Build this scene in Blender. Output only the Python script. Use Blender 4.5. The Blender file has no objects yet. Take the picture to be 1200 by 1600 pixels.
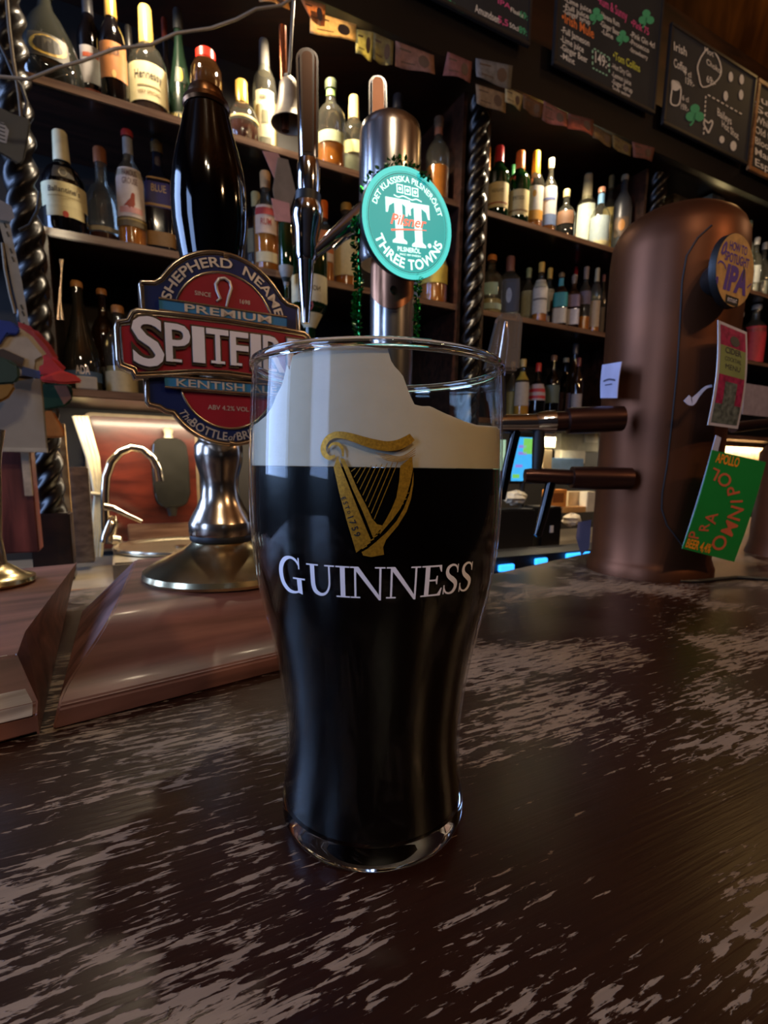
import bpy, bmesh, math, random
import numpy as np
from mathutils import Vector, Matrix

random.seed(7)
SC = bpy.context.scene
COL = SC.collection

# ------------------------------------------------------------------ camera
FPX, CXP, CYP = 800.0, 600.0, 857.0            # focal length and principal point, pixels of a 1200x1600 frame
PITCH, ROLL, HC = math.radians(9.0), math.radians(0.8), 0.128   # camera 128 mm above the bar top
_R = np.array([1.0, 0, 0]); _F = np.array([0, math.cos(PITCH), -math.sin(PITCH)]); _U = np.array([0, math.sin(PITCH), math.cos(PITCH)])
CR = math.cos(ROLL)*_R + math.sin(ROLL)*_U
CU = math.cos(ROLL)*_U - math.sin(ROLL)*_R
CAM = np.array([0, 0, HC])
cam_d = bpy.data.cameras.new('camera'); cam = bpy.data.objects.new('camera', cam_d); COL.objects.link(cam)
cam_d.sensor_fit = 'VERTICAL'; cam_d.sensor_height = 32.0; cam_d.lens = FPX*32.0/1600.0
cam_d.shift_y = (CYP-800.0)/1600.0
cam_d.clip_start = 0.01; cam_d.clip_end = 60
cam.matrix_world = Matrix(((CR[0], CU[0], -_F[0], 0), (CR[1], CU[1], -_F[1], 0), (CR[2], CU[2], -_F[2], HC), (0, 0, 0, 1)))
cam_d.dof.use_dof = True; cam_d.dof.focus_distance = 0.165; cam_d.dof.aperture_fstop = 24.0
SC.camera = cam

# ------------------------------------------------------------------ world, view
world = bpy.data.worlds.new('world'); SC.world = world; world.use_nodes = True
world.node_tree.nodes['Background'].inputs[0].default_value = (0.35, 0.45, 0.7, 1)
world.node_tree.nodes['Background'].inputs[1].default_value = 0.05
SC.view_settings.view_transform = 'Standard'; SC.view_settings.look = 'None'
SC.view_settings.gamma = 1.0; SC.view_settings.use_curve_mapping = False
SC.view_settings.exposure = 0.5
SC.cycles.transparent_max_bounces = 24; SC.cycles.max_bounces = 10; SC.cycles.transmission_bounces = 10
SC.cycles.use_denoising = True
SC.cycles.sample_clamp_indirect = 4.0; SC.cycles.caustics_reflective = False

# directions: the back bar runs along U2, W2 points away from the camera into it; the bar edge runs along B2
A0 = math.radians(62.7)
U2 = np.array([math.sin(A0), math.cos(A0), 0]); W2 = np.array([-math.cos(A0), math.sin(A0), 0]); Z3 = np.array([0, 0, 1.0])
def G(u, w, z): return U2*u + W2*w + Z3*z

# ------------------------------------------------------------------ room lights
def light(name, kind, loc, power, color, size=0.05, target=None, spot=None, size_y=None):
    d = bpy.data.lights.new(name, kind); d.energy = power; d.color = color
    if kind == 'AREA':
        d.size = size
        if size_y: d.shape = 'RECTANGLE'; d.size_y = size_y
    else: d.shadow_soft_size = size
    if kind == 'SPOT': d.spot_size = math.radians(spot or 70); d.spot_blend = 0.6
    o = bpy.data.objects.new(name, d); COL.objects.link(o); o.location = loc
    if target is not None:
        o.rotation_euler = (Vector(target)-Vector(loc)).to_track_quat('-Z', 'Y').to_euler()
    return o
WARM = (1.0, 0.58, 0.28); WARMW = (1.0, 0.80, 0.55); COOL = (0.36, 0.54, 1.0)
# daylight falling in through the two windows of the left wall
light('window_daylight_a', 'AREA', (-2.56, 0.40, 1.0), 62, COOL, 1.25, (-1, 0.40, 1.0), size_y=1.7)
light('window_daylight_b', 'AREA', (-2.56, -2.2, 1.0), 55, COOL, 1.3, (-1, -2.2, 1.0), size_y=1.6)
# warm ceiling lamps of the pub behind the guest, then a fill light for the ceiling
light('pub_lamp_a', 'POINT', (1.9, -0.9, 1.5), 34, WARM, 0.07)
light('pub_lamp_b', 'POINT', (0.2, -1.4, 1.9), 19, WARMW, 0.05)
light('pub_lamp_c', 'POINT', (0.45, -1.5, 1.9), 19, WARMW, 0.05)
light('pub_lamp_d', 'POINT', (3.2, 1.2, 1.9), 14, WARM, 0.06)
light('ceiling_fill', 'POINT', tuple(G(3.6, 1.5, 2.5)), 5, (1.0, 0.6, 0.22), 0.06)  # added uplight with no fixture, only brightens the amber ceiling above the canopy
# spots hidden in the back bar canopy
for i, (uu, pw) in enumerate(((0.12, 1.3), (0.62, 2.6), (1.75, 1.6), (3.0, 1.4))):
    p = G(uu, 1.765, 1.56); t = G(uu+0.01, 1.86, 1.0)
    light('canopy_spot_%d' % i, 'SPOT', tuple(p), pw*14.0, WARMW, 0.02, tuple(t), 150)
# strip lamps under the lowest shelf, above the work counter
for i, (uu, pw) in enumerate(((0.12, 3.2), (0.7, 2.4), (1.75, 3.2), (2.8, 2.2), (3.6, 2.2))):
    p = G(uu, 1.93, 0.285); light('counter_strip_%d' % i, 'AREA', tuple(p), pw, WARMW, 0.5, tuple(p-Z3+W2*0.25), size_y=0.05)

# ------------------------------------------------------------------ pixel helpers
def ray(x, y): return _F + (x-CXP)/FPX*CR + (CYP-y)/FPX*CU
def on_plane(x, y, P, n):
    d = ray(x, y); return CAM + d*(float(np.dot(np.array(P)-CAM, n))/float(np.dot(d, n)))
def on_z(x, y, z): return on_plane(x, y, (0, 0, z), Z3)
def on_w(x, y, w): return on_plane(x, y, W2*w, W2)
def uz(x, y, w):
    p = on_w(x, y, w); return float(p@U2), float(p[2])
def depth(p): return float((np.array(p)-CAM)@_F)

# ------------------------------------------------------------------ materials
def lin(h):
    if not isinstance(h, str): return (h[0], h[1], h[2], 1)
    h = h.lstrip('#'); v = [int(h[i:i+2], 16)/255 for i in (0, 2, 4)]
    return tuple((c/12.92 if c <= .04045 else ((c+.055)/1.055)**2.4) for c in v)+(1,)
MATS = {}
def mat(name, color='#808080', rough=0.5, metal=0.0, var=0.12, scale=30.0, bump=0.0, bscale=None, emit=None, estr=1.0, spec=0.5, coat=0.0, sss=0.0, alpha=None):
    if name in MATS: return MATS[name]
    m = bpy.data.materials.new(name); m.use_nodes = True; nt = m.node_tree; N = nt.nodes; L = nt.links
    b = N['Principled BSDF']; c = lin(color)
    tc = N.new('ShaderNodeTexCoord'); nz = N.new('ShaderNodeTexNoise'); nz.inputs['Scale'].default_value = scale; nz.inputs['Detail'].default_value = 4
    L.new(tc.outputs['Object'], nz.inputs['Vector'])
    rp = N.new('ShaderNodeMapRange'); rp.inputs[1].default_value = 0.3; rp.inputs[2].default_value = 0.7; rp.inputs[3].default_value = 1-var; rp.inputs[4].default_value = 1+var
    L.new(nz.outputs[0], rp.inputs[0])
    mx = N.new('ShaderNodeVectorMath'); mx.operation = 'MULTIPLY'; mx.inputs[0].default_value = c[:3]
    L.new(rp.outputs[0], mx.inputs[1]); L.new(mx.outputs[0], b.inputs['Base Color'])
    b.inputs['Roughness'].default_value = rough; b.inputs['Metallic'].default_value = metal; b.inputs['Specular IOR Level'].default_value = spec
    b.inputs['Coat Weight'].default_value = coat; b.inputs['Coat Roughness'].default_value = 0.05
    if sss: b.inputs['Subsurface Weight'].default_value = sss; b.inputs['Subsurface Radius'].default_value = (0.01, 0.008, 0.006); b.inputs['Subsurface Scale'].default_value = 0.3
    if bump:
        n2 = N.new('ShaderNodeTexNoise'); n2.inputs['Scale'].default_value = bscale or scale; n2.inputs['Detail'].default_value = 5
        L.new(tc.outputs['Object'], n2.inputs['Vector']); bp = N.new('ShaderNodeBump'); bp.inputs['Strength'].default_value = bump; bp.inputs['Distance'].default_value = 0.002
        L.new(n2.outputs[0], bp.inputs['Height']); L.new(bp.outputs[0], b.inputs['Normal'])
    if emit: b.inputs['Emission Color'].default_value = lin(emit); b.inputs['Emission Strength'].default_value = estr
    MATS[name] = m; return m

def thin_glass(name, tint='#f2f5f3', base=0.05, power=3.2, rough=0.02, body=None, bodyfac=0.0):
    """clear thin-walled glass: tinted see-through plus angle-dependent mirror"""
    if name in MATS: return MATS[name]
    m = bpy.data.materials.new(name); m.use_nodes = True; nt = m.node_tree; N = nt.nodes; L = nt.links
    N.remove(N['Principled BSDF']); out = N['Material Output']
    tr = N.new('ShaderNodeBsdfTransparent'); tr.inputs[0].default_value = lin(tint)
    gl = N.new('ShaderNodeBsdfGlossy'); gl.inputs['Roughness'].default_value = rough; gl.inputs[0].default_value = (1, 1, 1, 1)
    lw = N.new('ShaderNodeLayerWeight'); lw.inputs[0].default_value = 0.5
    pw = N.new('ShaderNodeMath'); pw.operation = 'POWER'; pw.inputs[1].default_value = power; L.new(lw.outputs['Facing'], pw.inputs[0])
    ma = N.new('ShaderNodeMath'); ma.operation = 'MULTIPLY_ADD'; ma.inputs[1].default_value = 0.75; ma.inputs[2].default_value = base; L.new(pw.outputs[0], ma.inputs[0])
    mx = N.new('ShaderNodeMixShader'); L.new(ma.outputs[0], mx.inputs[0])
    src = tr.outputs[0]
    if body:
        df = N.new('ShaderNodeBsdfDiffuse'); df.inputs[0].default_value = lin(body)
        m2 = N.new('ShaderNodeMixShader'); m2.inputs[0].default_value = bodyfac; L.new(tr.outputs[0], m2.inputs[1]); L.new(df.outputs[0], m2.inputs[2]); src = m2.outputs[0]
    L.new(src, mx.inputs[1]); L.new(gl.outputs[0], mx.inputs[2]); L.new(mx.outputs[0], out.inputs[0])
    MATS[name] = m; return m

def paper(name, color, fac=0.45):
    if name in MATS: return MATS[name]
    m = mat(name, color, .8, var=.25, scale=60); nt = m.node_tree; N = nt.nodes; L = nt.links; out = N['Material Output']; b = N['Principled BSDF']
    tl = N.new('ShaderNodeBsdfTranslucent'); src = b.inputs['Base Color'].links[0].from_socket; L.new(src, tl.inputs[0])
    mx = N.new('ShaderNodeMixShader'); mx.inputs[0].default_value = fac; L.new(b.outputs[0], mx.inputs[1]); L.new(tl.outputs[0], mx.inputs[2]); L.new(mx.outputs[0], out.inputs[0]); return m

def real_glass(name, color='#ffffff', ior=1.48, rough=0.0):
    if name in MATS: return MATS[name]
    m = bpy.data.materials.new(name); m.use_nodes = True; b = m.node_tree.nodes['Principled BSDF']
    b.inputs['Base Color'].default_value = lin(color); b.inputs['Transmission Weight'].default_value = 1; b.inputs['IOR'].default_value = ior; b.inputs['Roughness'].default_value = rough
    MATS[name] = m; return m

def wood(name, dark, light_, rough=0.35, angle=0.0, scale=(3, 40, 40), coat=0.3, bump=0.15, contrast=(0.35, 0.7)):
    if name in MATS: return MATS[name]
    m = bpy.data.materials.new(name); m.use_nodes = True; nt = m.node_tree; N = nt.nodes; L = nt.links
    b = N['Principled BSDF']; tc = N.new('ShaderNodeTexCoord'); mp = N.new('ShaderNodeMapping'); mp.inputs['Rotation'].default_value = (0, 0, angle)
    m2 = N.new('ShaderNodeMapping'); m2.inputs['Scale'].default_value = scale
    L.new(tc.outputs['Object'], mp.inputs[0]); L.new(mp.outputs[0], m2.inputs[0])
    nz = N.new('ShaderNodeTexNoise'); nz.inputs['Scale'].default_value = 1.0; nz.inputs['Detail'].default_value = 7; nz.inputs['Distortion'].default_value = 0.4
    L.new(m2.outputs[0], nz.inputs[0]); cr = N.new('ShaderNodeValToRGB'); cr.color_ramp.elements[0].position = contrast[0]; cr.color_ramp.elements[1].position = contrast[1]
    cr.color_ramp.elements[0].color = lin(dark); cr.color_ramp.elements[1].color = lin(light_); L.new(nz.outputs[0], cr.inputs[0]); L.new(cr.outputs[0], b.inputs['Base Color'])
    b.inputs['Roughness'].default_value = rough; b.inputs['Coat Weight'].default_value = coat; b.inputs['Coat Roughness'].default_value = 0.12
    bp = N.new('ShaderNodeBump'); bp.inputs['Strength'].default_value = bump; bp.inputs['Distance'].default_value = 0.001; L.new(nz.outputs[0], bp.inputs['Height']); L.new(bp.outputs[0], b.inputs['Normal'])
    MATS[name] = m; return m

# ------------------------------------------------------------------ mesh builder
class MB:
    def __init__(s): s.v = []; s.f = []
    def add(s, v, f):
        o = len(s.v); s.v.extend([tuple(map(float, p)) for p in v]); s.f.extend([tuple(i+o for i in q) for q in f]); return s
    def grid(s, rows, closed=False, caps=False):
        nr, nc = len(rows), len(rows[0]); v = [p for r in rows for p in r]; f = []
        for i in range(nr-1):
            for j in range(nc if closed else nc-1):
                k = (j+1) % nc; f.append((i*nc+j, i*nc+k, (i+1)*nc+k, (i+1)*nc+j))
        if caps: f.append(tuple(range(nc))[::-1]); f.append(tuple((nr-1)*nc+j for j in range(nc)))
        return s.add(v, f)
    def lathe(s, prof, seg=32, c=(0, 0, 0), fn=None, squash=None):
        rows = []
        for r, z in prof:
            row = []
            for j in range(seg):
                t = 2*math.pi*j/seg; k = 1.0
                if squash: k = 1.0/((abs(math.cos(t))**squash+abs(math.sin(t))**squash)**(1.0/squash))
                p = (c[0]+r*k*math.cos(t), c[1]+r*k*math.sin(t), c[2]+z); row.append(fn(p) if fn else p)
            rows.append(row)
        return s.grid(rows, closed=True)
    def box(s, a, b, fn=None):
        v = [(x, y, z) for x in (a[0], b[0]) for y in (a[1], b[1]) for z in (a[2], b[2])]
        if fn: v = [fn(*p) for p in v]
        return s.add(v, [(0, 1, 3, 2), (4, 6, 7, 5), (0, 4, 5, 1), (2, 3, 7, 6), (0, 2, 6, 4), (1, 5, 7, 3)])
    def tube(s, pts, r, seg=10, caps=True, closed=False):
        pts = [Vector(p) for p in pts]; n = len(pts); rows = []; up = Vector((0.13, 0.21, 0.97)).normalized(); prev = None
        for i, p in enumerate(pts):
            a = pts[(i-1) % n] if (closed or i > 0) else p; b = pts[(i+1) % n] if (closed or i < n-1) else p
            t = (b-a).normalized()
            x = (prev - t*prev.dot(t)) if prev is not None else t.cross(up)
            if x.length < 1e-6: x = t.orthogonal()
            x.normalize(); prev = x.copy(); y = t.cross(x)
            rr = r[i] if isinstance(r, (list, tuple)) else r
            rows.append([p+(x*math.cos(2*math.pi*k/seg)+y*math.sin(2*math.pi*k/seg))*rr for k in range(seg)])
        if closed: rows.append(rows[0])
        return s.grid(rows, closed=True, caps=caps and not closed)
    def prism(s, poly, fn, d0, d1):
        n = len(poly); v = [fn(x, y, d0) for x, y in poly]+[fn(x, y, d1) for x, y in poly]
        f = [tuple(range(n))[::-1], tuple(range(n, 2*n))]+[(i, (i+1) % n, n+(i+1) % n, n+i) for i in range(n)]
        return s.add(v, f)
    def build(s, name, m, parent=None, smooth=0, bevel=0.0, bseg=2, local=False):
        me = bpy.data.meshes.new(name); me.from_pydata(s.v, [], s.f); me.validate()
        bm = bmesh.new(); bm.from_mesh(me); bmesh.ops.remove_doubles(bm, verts=bm.verts, dist=1e-7)
        if bevel: bmesh.ops.bevel(bm, geom=[e for e in bm.edges if e.is_manifold and e.calc_face_angle(0) > 0.5], offset=bevel, segments=bseg, affect='EDGES', clamp_overlap=True)
        bmesh.ops.recalc_face_normals(bm, faces=bm.faces); bm.to_mesh(me); bm.free()
        if smooth or bevel:
            me.polygons.foreach_set('use_smooth', [True]*len(me.polygons))
            me.set_sharp_from_angle(angle=math.radians(smooth or 35))
        me.materials.append(m if not isinstance(m, str) else MATS[m])
        o = bpy.data.objects.new(name, me); COL.objects.link(o)
        if parent is not None:
            o.parent = parent
            if not local: o.matrix_parent_inverse = pinv(parent)
        return o
def wmat(o):
    m = Matrix.LocRotScale(o.location, o.rotation_euler, o.scale)
    return m if o.parent is None else wmat(o.parent) @ o.matrix_parent_inverse @ m
def pinv(o): return wmat(o).inverted()
def tag(o, label, cat, group=None, kind=None):
    o['label'] = label
    if cat: o['category'] = cat
    if group: o['group'] = group
    if kind: o['kind'] = kind
    return o
def thing(name, label, cat, loc=(0, 0, 0), rz=0.0, group=None):
    o = bpy.data.objects.new(name, None); COL.objects.link(o); o.location = tuple(map(float, loc)); o.rotation_euler = (0, 0, rz); o.empty_display_size = 0.02
    return tag(o, label, cat, group)
def struct(o): o['kind'] = 'structure'; return o

# ------------------------------------------------------------------ lettering and flat shapes
_TX = {}
def text_geo(s, bold=0.0, ext=0.0, shear=0.0):
    key = (s, bold, ext, shear)
    if key in _TX: return _TX[key]
    c = bpy.data.curves.new('t', 'FONT'); c.body = s; c.size = 1.0; c.offset = bold; c.extrude = ext; c.shear = shear; c.resolution_u = 3
    o = bpy.data.objects.new('t', c); COL.objects.link(o)
    dg = bpy.context.evaluated_depsgraph_get(); me = bpy.data.meshes.new_from_object(o.evaluated_get(dg))
    v = [tuple(p.co) for p in me.vertices]; f = [tuple(p.vertices) for p in me.polygons]
    bpy.data.objects.remove(o); bpy.data.curves.remove(c); bpy.data.meshes.remove(me)
    _TX[key] = (v, f); return v, f
CAPH = max(p[1] for p in text_geo('H')[0])
def text(mb, s, h, fn, x=0.0, y=0.0, align='C', bold=0.0, ext=0.0, shear=0.0, width=None):
    """cap height h, flat layout mapped by fn(a, c, d)"""
    v, f = text_geo(s, bold, ext, shear)
    if not v: return mb
    k = h/CAPH; x0 = min(p[0] for p in v); x1 = max(p[0] for p in v); w = (x1-x0)*k
    kx = k if width is None else width/(x1-x0); w = (x1-x0)*kx
    off = {'C': -w/2, 'L': 0, 'R': -w}[align]
    return mb.add([fn(x+off+(p[0]-x0)*kx, y+p[1]*k, p[2]*k) for p in v], f)
def arc_fn(fn, cx, cy, r, mid, inward=False):
    """bend flat text round a circle; mid = angle of the text centre; inward = text along the lower rim"""
    def g(a, c, d=0):
        if not inward: t = mid-a/r; rr = r+c
        else: t = mid+a/r; rr = r-c
        return fn(cx+rr*math.cos(t), cy+rr*math.sin(t), d)
    return g
def stroke(pts, widths, n=6):
    """smooth ribbon outline through pts, with a width at each"""
    P = [np.array(p, float) for p in pts]; out = []; ws = []
    for i in range(len(P)-1):
        p0 = P[max(i-1, 0)]; p1 = P[i]; p2 = P[i+1]; p3 = P[min(i+2, len(P)-1)]
        for k in range(n):
            t = k/n; out.append(0.5*((2*p1)+(-p0+p2)*t+(2*p0-5*p1+4*p2-p3)*t*t+(-p0+3*p1-3*p2+p3)*t**3)); ws.append(widths[i]*(1-t)+widths[i+1]*t)
    out.append(P[-1]); ws.append(widths[-1]); L = []; R = []
    for i, p in enumerate(out):
        a = out[max(i-1, 0)]; b = out[min(i+1, len(out)-1)]; t = b-a; t = t/(np.linalg.norm(t)+1e-9); nn = np.array([-t[1], t[0]])
        L.append(p+nn*ws[i]/2); R.append(p-nn*ws[i]/2)
    return L, R
def ribbon(mb, pts, widths, fn, n=6):
    if not isinstance(widths, (list, tuple)): widths = [widths]*len(pts)
    L, R = stroke(pts, widths, n); return mb.grid([[fn(*p, 0) for p in L], [fn(*p, 0) for p in R]])
def poly(mb, pts, fn, sub=None):
    """flat polygon; sub = longest edge before mapping, so that it can follow a curved face"""
    bm = bmesh.new(); vs = [bm.verts.new((p[0], p[1], 0)) for p in pts]; bm.faces.new(vs)
    bmesh.ops.triangulate(bm, faces=bm.faces[:])
    if sub:
        for _ in range(6):
            es = [e for e in bm.edges if e.calc_length() > sub]
            if not es: break
            bmesh.ops.subdivide_edges(bm, edges=es, cuts=1); bmesh.ops.triangulate(bm, faces=[q for q in bm.faces if len(q.verts) > 3])
    bm.verts.index_update()
    mb.add([fn(v.co.x, v.co.y, 0) for v in bm.verts], [tuple(v.index for v in q.verts) for q in bm.faces]); bm.free(); return mb
def circle_pts(cx, cy, r, n=40, a0=0.0, a1=2*math.pi, ry=None):
    ry = ry or r; full = abs(a1-a0-2*math.pi) < 1e-6; m = n if full else n-1
    return [(cx+r*math.cos(a0+(a1-a0)*i/m), cy+ry*math.sin(a0+(a1-a0)*i/m)) for i in range(n)]
def disc(mb, cx, cy, r, fn, n=40, ry=None): return poly(mb, circle_pts(cx, cy, r, n, ry=ry), fn)
def ring(mb, cx, cy, r0, r1, fn, n=64):
    return mb.grid([[fn(cx+r*math.cos(2*math.pi*i/n), cy+r*math.sin(2*math.pi*i/n), 0) for i in range(n)] for r in (r0, r1)], closed=True)
def plane_fn(P, a, c, d):
    P = np.array(P, float); a = np.array(a, float); c = np.array(c, float); d = np.array(d, float)
    return lambda x, y, z=0: P + a*x + c*y + d*z
# ================================================================== the room
M_wallwood = wood('dark_panelling', '#1a0d06', '#3a2010', 0.45, scale=(2, 2, 14))
M_ceil = wood('amber_ceiling', '#4a2a0c', '#7a4a18', 0.4, angle=-A0, scale=(1.5, 14, 14))
M_plaster = mat('dim_plaster', '#1d1611', 0.8, var=0.15, scale=4)
M_floor = wood('floor_boards', '#150d08', '#281a10', 0.5, scale=(2, 14, 14))
ROOM = [(-2.6, -4.0), (4.6, -4.0), tuple(G(6.33, 2.26, 0)[:2]), tuple(G(-1.76, 2.26, 0)[:2])]
ZF, ZC = -1.1, 2.75
def wallslab(name, p, q, z0, z1, m, t=0.08, holes=()):
    p = np.array([*p, 0.0]); q = np.array([*q, 0.0]); d = q-p; L = np.linalg.norm(d); d /= L; n = np.array([d[1], -d[0], 0])   # n points out of the room
    mb = MB(); fn = lambda a, b, z: p+d*a+n*b+Z3*z
    cuts = sorted(holes); a = 0
    for (h0, h1, v0, v1) in cuts:
        mb.box((a, 0, z0), (h0, t, z1), fn); mb.box((h0, 0, z0), (h1, t, v0), fn); mb.box((h0, 0, v1), (h1, t, z1), fn); a = h1
    mb.box((a, 0, z0), (L, t, z1), fn)
    return struct(mb.build(name, m)), fn
mb = MB(); mb.box((-2.6, -4, ZF-0.05), (6.2, 6.2, ZF)); struct(mb.build('floor', M_floor))
mb = MB(); mb.box((-2.6, -4, ZC), (6.2, 6.2, ZC+0.05)); struct(mb.build('ceiling', M_ceil))
wallslab('wall_back', ROOM[2], ROOM[3], ZF, ZC, M_wallwood)
wallslab('wall_right', ROOM[1], ROOM[2], ZF, ZC, M_plaster)
wallslab('wall_front', ROOM[0], ROOM[1], ZF, ZC, M_plaster)
def left_y(y): return ROOM[3][1]-y          # distance along the left wall, which starts at its back corner
wins = []
for (y0, y1, z0, z1) in ((-0.25, 1.05, 0.13, 1.87), (-2.87, -1.53, 0.18, 1.82)): wins.append((left_y(y1), left_y(y0), z0, z1))
_, LF = wallslab('wall_left', ROOM[3], ROOM[0], ZF, ZC, M_plaster, holes=wins)
M_wframe = wood('window_oak', '#2a160a', '#4a2a14', 0.4)
M_pane = thin_glass('window_glass', '#dfe6ea', 0.04)
for i, (h0, h1, v0, v1) in enumerate(wins):
    mb = MB()
    for (a0, a1, b0, b1) in ((h0, h0+.05, v0, v1), (h1-.05, h1, v0, v1), (h0, h1, v0, v0+.05), (h0, h1, v1-.05, v1), ((h0+h1)/2-.02, (h0+h1)/2+.02, v0, v1), (h0, h1, (v0+v1)/2-.015, (v0+v1)/2+.015)):
        mb.box((a0, 0.01, b0), (a1, 0.05, b1), LF)
    w = struct(mb.build('window_%d' % (i+1), M_wframe))
    for (a0, a1) in ((h0+.05, (h0+h1)/2-.02), ((h0+h1)/2+.02, h1-.05)):
        for (b0, b1) in ((v0+.05, (v0+v1)/2-.015), ((v0+v1)/2+.015, v1-.05)):
            mb = MB(); mb.box((a0, 0.028, b0), (a1, 0.032, b1), LF); mb.build('pane', M_pane, w)

# ================================================================== the bar
def bar_material():
    m = bpy.data.materials.new('worn_varnished_bar'); m.use_nodes = True; nt = m.node_tree; N = nt.nodes; L = nt.links; b = N['Principled BSDF']
    tc = N.new('ShaderNodeTexCoord'); r = N.new('ShaderNodeMapping'); r.vector_type = 'POINT'; r.inputs['Rotation'].default_value = (0, 0, -(math.pi/2-A0))
    L.new(tc.outputs['Object'], r.inputs[0])
    def noise(sc, detail=6, dist=0.0, rough=0.55):
        mp = N.new('ShaderNodeMapping'); mp.inputs['Scale'].default_value = sc; L.new(r.outputs[0], mp.inputs[0])
        n = N.new('ShaderNodeTexNoise'); n.inputs['Scale'].default_value = 1; n.inputs['Detail'].default_value = detail; n.inputs['Distortion'].default_value = dist; n.inputs['Roughness'].default_value = rough
        L.new(mp.outputs[0], n.inputs[0]); return n.outputs[0]
    def mr(x, a, b_, c=0.0, d=1.0):
        k = N.new('ShaderNodeMapRange'); k.inputs[1].default_value = a; k.inputs[2].default_value = b_; k.inputs[3].default_value = c; k.inputs[4].default_value = d; L.new(x, k.inputs[0]); return k.outputs[0]
    def op(o, x, y):
        k = N.new('ShaderNodeMath'); k.operation = o
        for i, q in enumerate((x, y)):
            if isinstance(q, (int, float)): k.inputs[i].default_value = q
            else: L.new(q, k.inputs[i])
        return k.outputs[0]
    streak = noise((46, 400, 1), 5, 0.2, 0.62)      # flaked varnish, long along the grain
    flake = noise((95, 300, 1), 4, 1.0, 0.62)
    area = noise((7, 12, 1), 2, 0.6)                # where the varnish has worn off
    grain = noise((16, 420, 1), 4, 0.1)
    s1 = op('ADD', op('MULTIPLY', streak, 0.62), op('MULTIPLY', flake, 0.38))
    th = op('SUBTRACT', s1, mr(area, 0.36, 0.64, 0.15, -0.055))
    worn = mr(th, 0.492, 0.518)
    cr = N.new('ShaderNodeMix'); cr.data_type = 'RGBA'; cr.inputs[6].default_value = lin('#1c0c07'); cr.inputs[7].default_value = lin('#2e160b'); L.new(grain, cr.inputs[0])
    cw = N.new('ShaderNodeMix'); cw.data_type = 'RGBA'; cw.inputs[6].default_value = lin('#6e5b49'); cw.inputs[7].default_value = lin('#98826b'); L.new(grain, cw.inputs[0])
    cm = N.new('ShaderNodeMix'); cm.data_type = 'RGBA'; L.new(worn, cm.inputs[0]); L.new(cr.outputs[2], cm.inputs[6]); L.new(cw.outputs[2], cm.inputs[7])
    L.new(cm.outputs[2], b.inputs['Base Color'])
    L.new(mr(worn, 0, 1, 0.29, 0.47), b.inputs['Roughness'])
    hb = op('ADD', op('MULTIPLY', worn, -0.6), op('MULTIPLY', grain, 0.5)); bp = N.new('ShaderNodeBump'); bp.inputs['Strength'].default_value = 0.35; bp.inputs['Distance'].default_value = 0.0008
    L.new(hb, bp.inputs['Height']); L.new(bp.outputs[0], b.inputs['Normal'])
    return m
M_bar = bar_material()
M_dark = wood('dark_bar_front', '#140a06', '#2a160c', 0.4)
bar = thing('bar_counter', 'long dark varnished wooden bar counter with worn flaking top', 'bar counter', (0.3, 0.3, ZF))
e0 = np.array([0.2128, 0.697]); ed = np.array([math.sin(math.radians(47)), math.cos(math.radians(47))])
pA = e0+ed*2.4; pB = e0-ed*0.23; nrm = np.array([ed[1], -ed[0]])
barpoly = [tuple(pA), tuple(pB), (-0.09, 0.70), (-1.22, -0.24), tuple(np.array((-1.22, -0.24))+nrm*0.66), tuple(pA+nrm*0.75)]
mb = MB(); mb.prism(barpoly, lambda x, y, z: (x, y, z), -0.045, 0.0); mb.build('bar_top', M_bar, bar, bevel=0.004, bseg=2)
cen = np.mean(np.array(barpoly), axis=0)
mb = MB(); mb.prism([tuple(cen+(np.array(p)-cen)*0.93) for p in barpoly], lambda x, y, z: (x, y, z), ZF, -0.045); mb.build('bar_front', M_dark, bar)

# ================================================================== pint of stout
PX, PY = -0.003, 0.1765
GP = [(0.0, 0.0336), (0.0081, 0.0336), (0.0168, 0.0325), (0.0278, 0.0314), (0.0384, 0.0315), (0.0573, 0.0335), (0.0716, 0.0362), (0.0805, 0.0385), (0.0922, 0.0407), (0.1031, 0.0419), (0.1136, 0.0423), (0.13, 0.0420), (0.1499, 0.0410), (0.16, 0.0401)]
_gz = np.array([p[0] for p in GP]); _gr = np.array([p[1] for p in GP])
def smooth_interp(z):
    ws = [0.25, 0.5, 0.25]; return sum(w*float(np.interp(min(max(z+o, 0), 0.16), _gz, _gr)) for w, o in zip(ws, (-0.006, 0, 0.006)))
def GR(z):
    r = smooth_interp(z)
    if z < 0.006: r -= 0.0022*((0.006-z)/0.006)**2
    return r
def on_glass(x, y, off=0.0):
    d = ray(x, y); r = 0.04; a = d[0]**2+d[1]**2
    for _ in range(12):
        ox, oy = -PX, -PY; bq = ox*d[0]+oy*d[1]; cq = ox*ox+oy*oy-r*r; disc_ = max(bq*bq-a*cq, 0.0)
        t = (-bq-math.sqrt(disc_))/a; z = HC+t*d[2]; r = GR(min(max(z, 0), 0.16))+off
    return np.array([t*d[0], t*d[1], z])
def th_z(x, y):
    p = on_glass(x, y); return math.atan2(p[0]-PX, -(p[1]-PY)), p[2]
pint = thing('pint_glass', 'full tulip pint glass of black stout with creamy head and gold harp', 'pint glass', (PX, PY, 0))
M_pint = thin_glass('pint_glass_clear', '#f8faf8', 0.010, 4.5, 0.02)
M_clear = real_glass('solid_clear_glass')
M_stout = mat('black_stout', '#050202', 0.25, spec=0.15, var=0.05)
M_foam = mat('cream_foam', '#cfbda6', 0.6, var=0.03, scale=220, bump=0.05, bscale=600, sss=0.35)
WT = 0.0009
zs = [0.0105+i*(0.1588-0.0105)/60 for i in range(61)]
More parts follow.
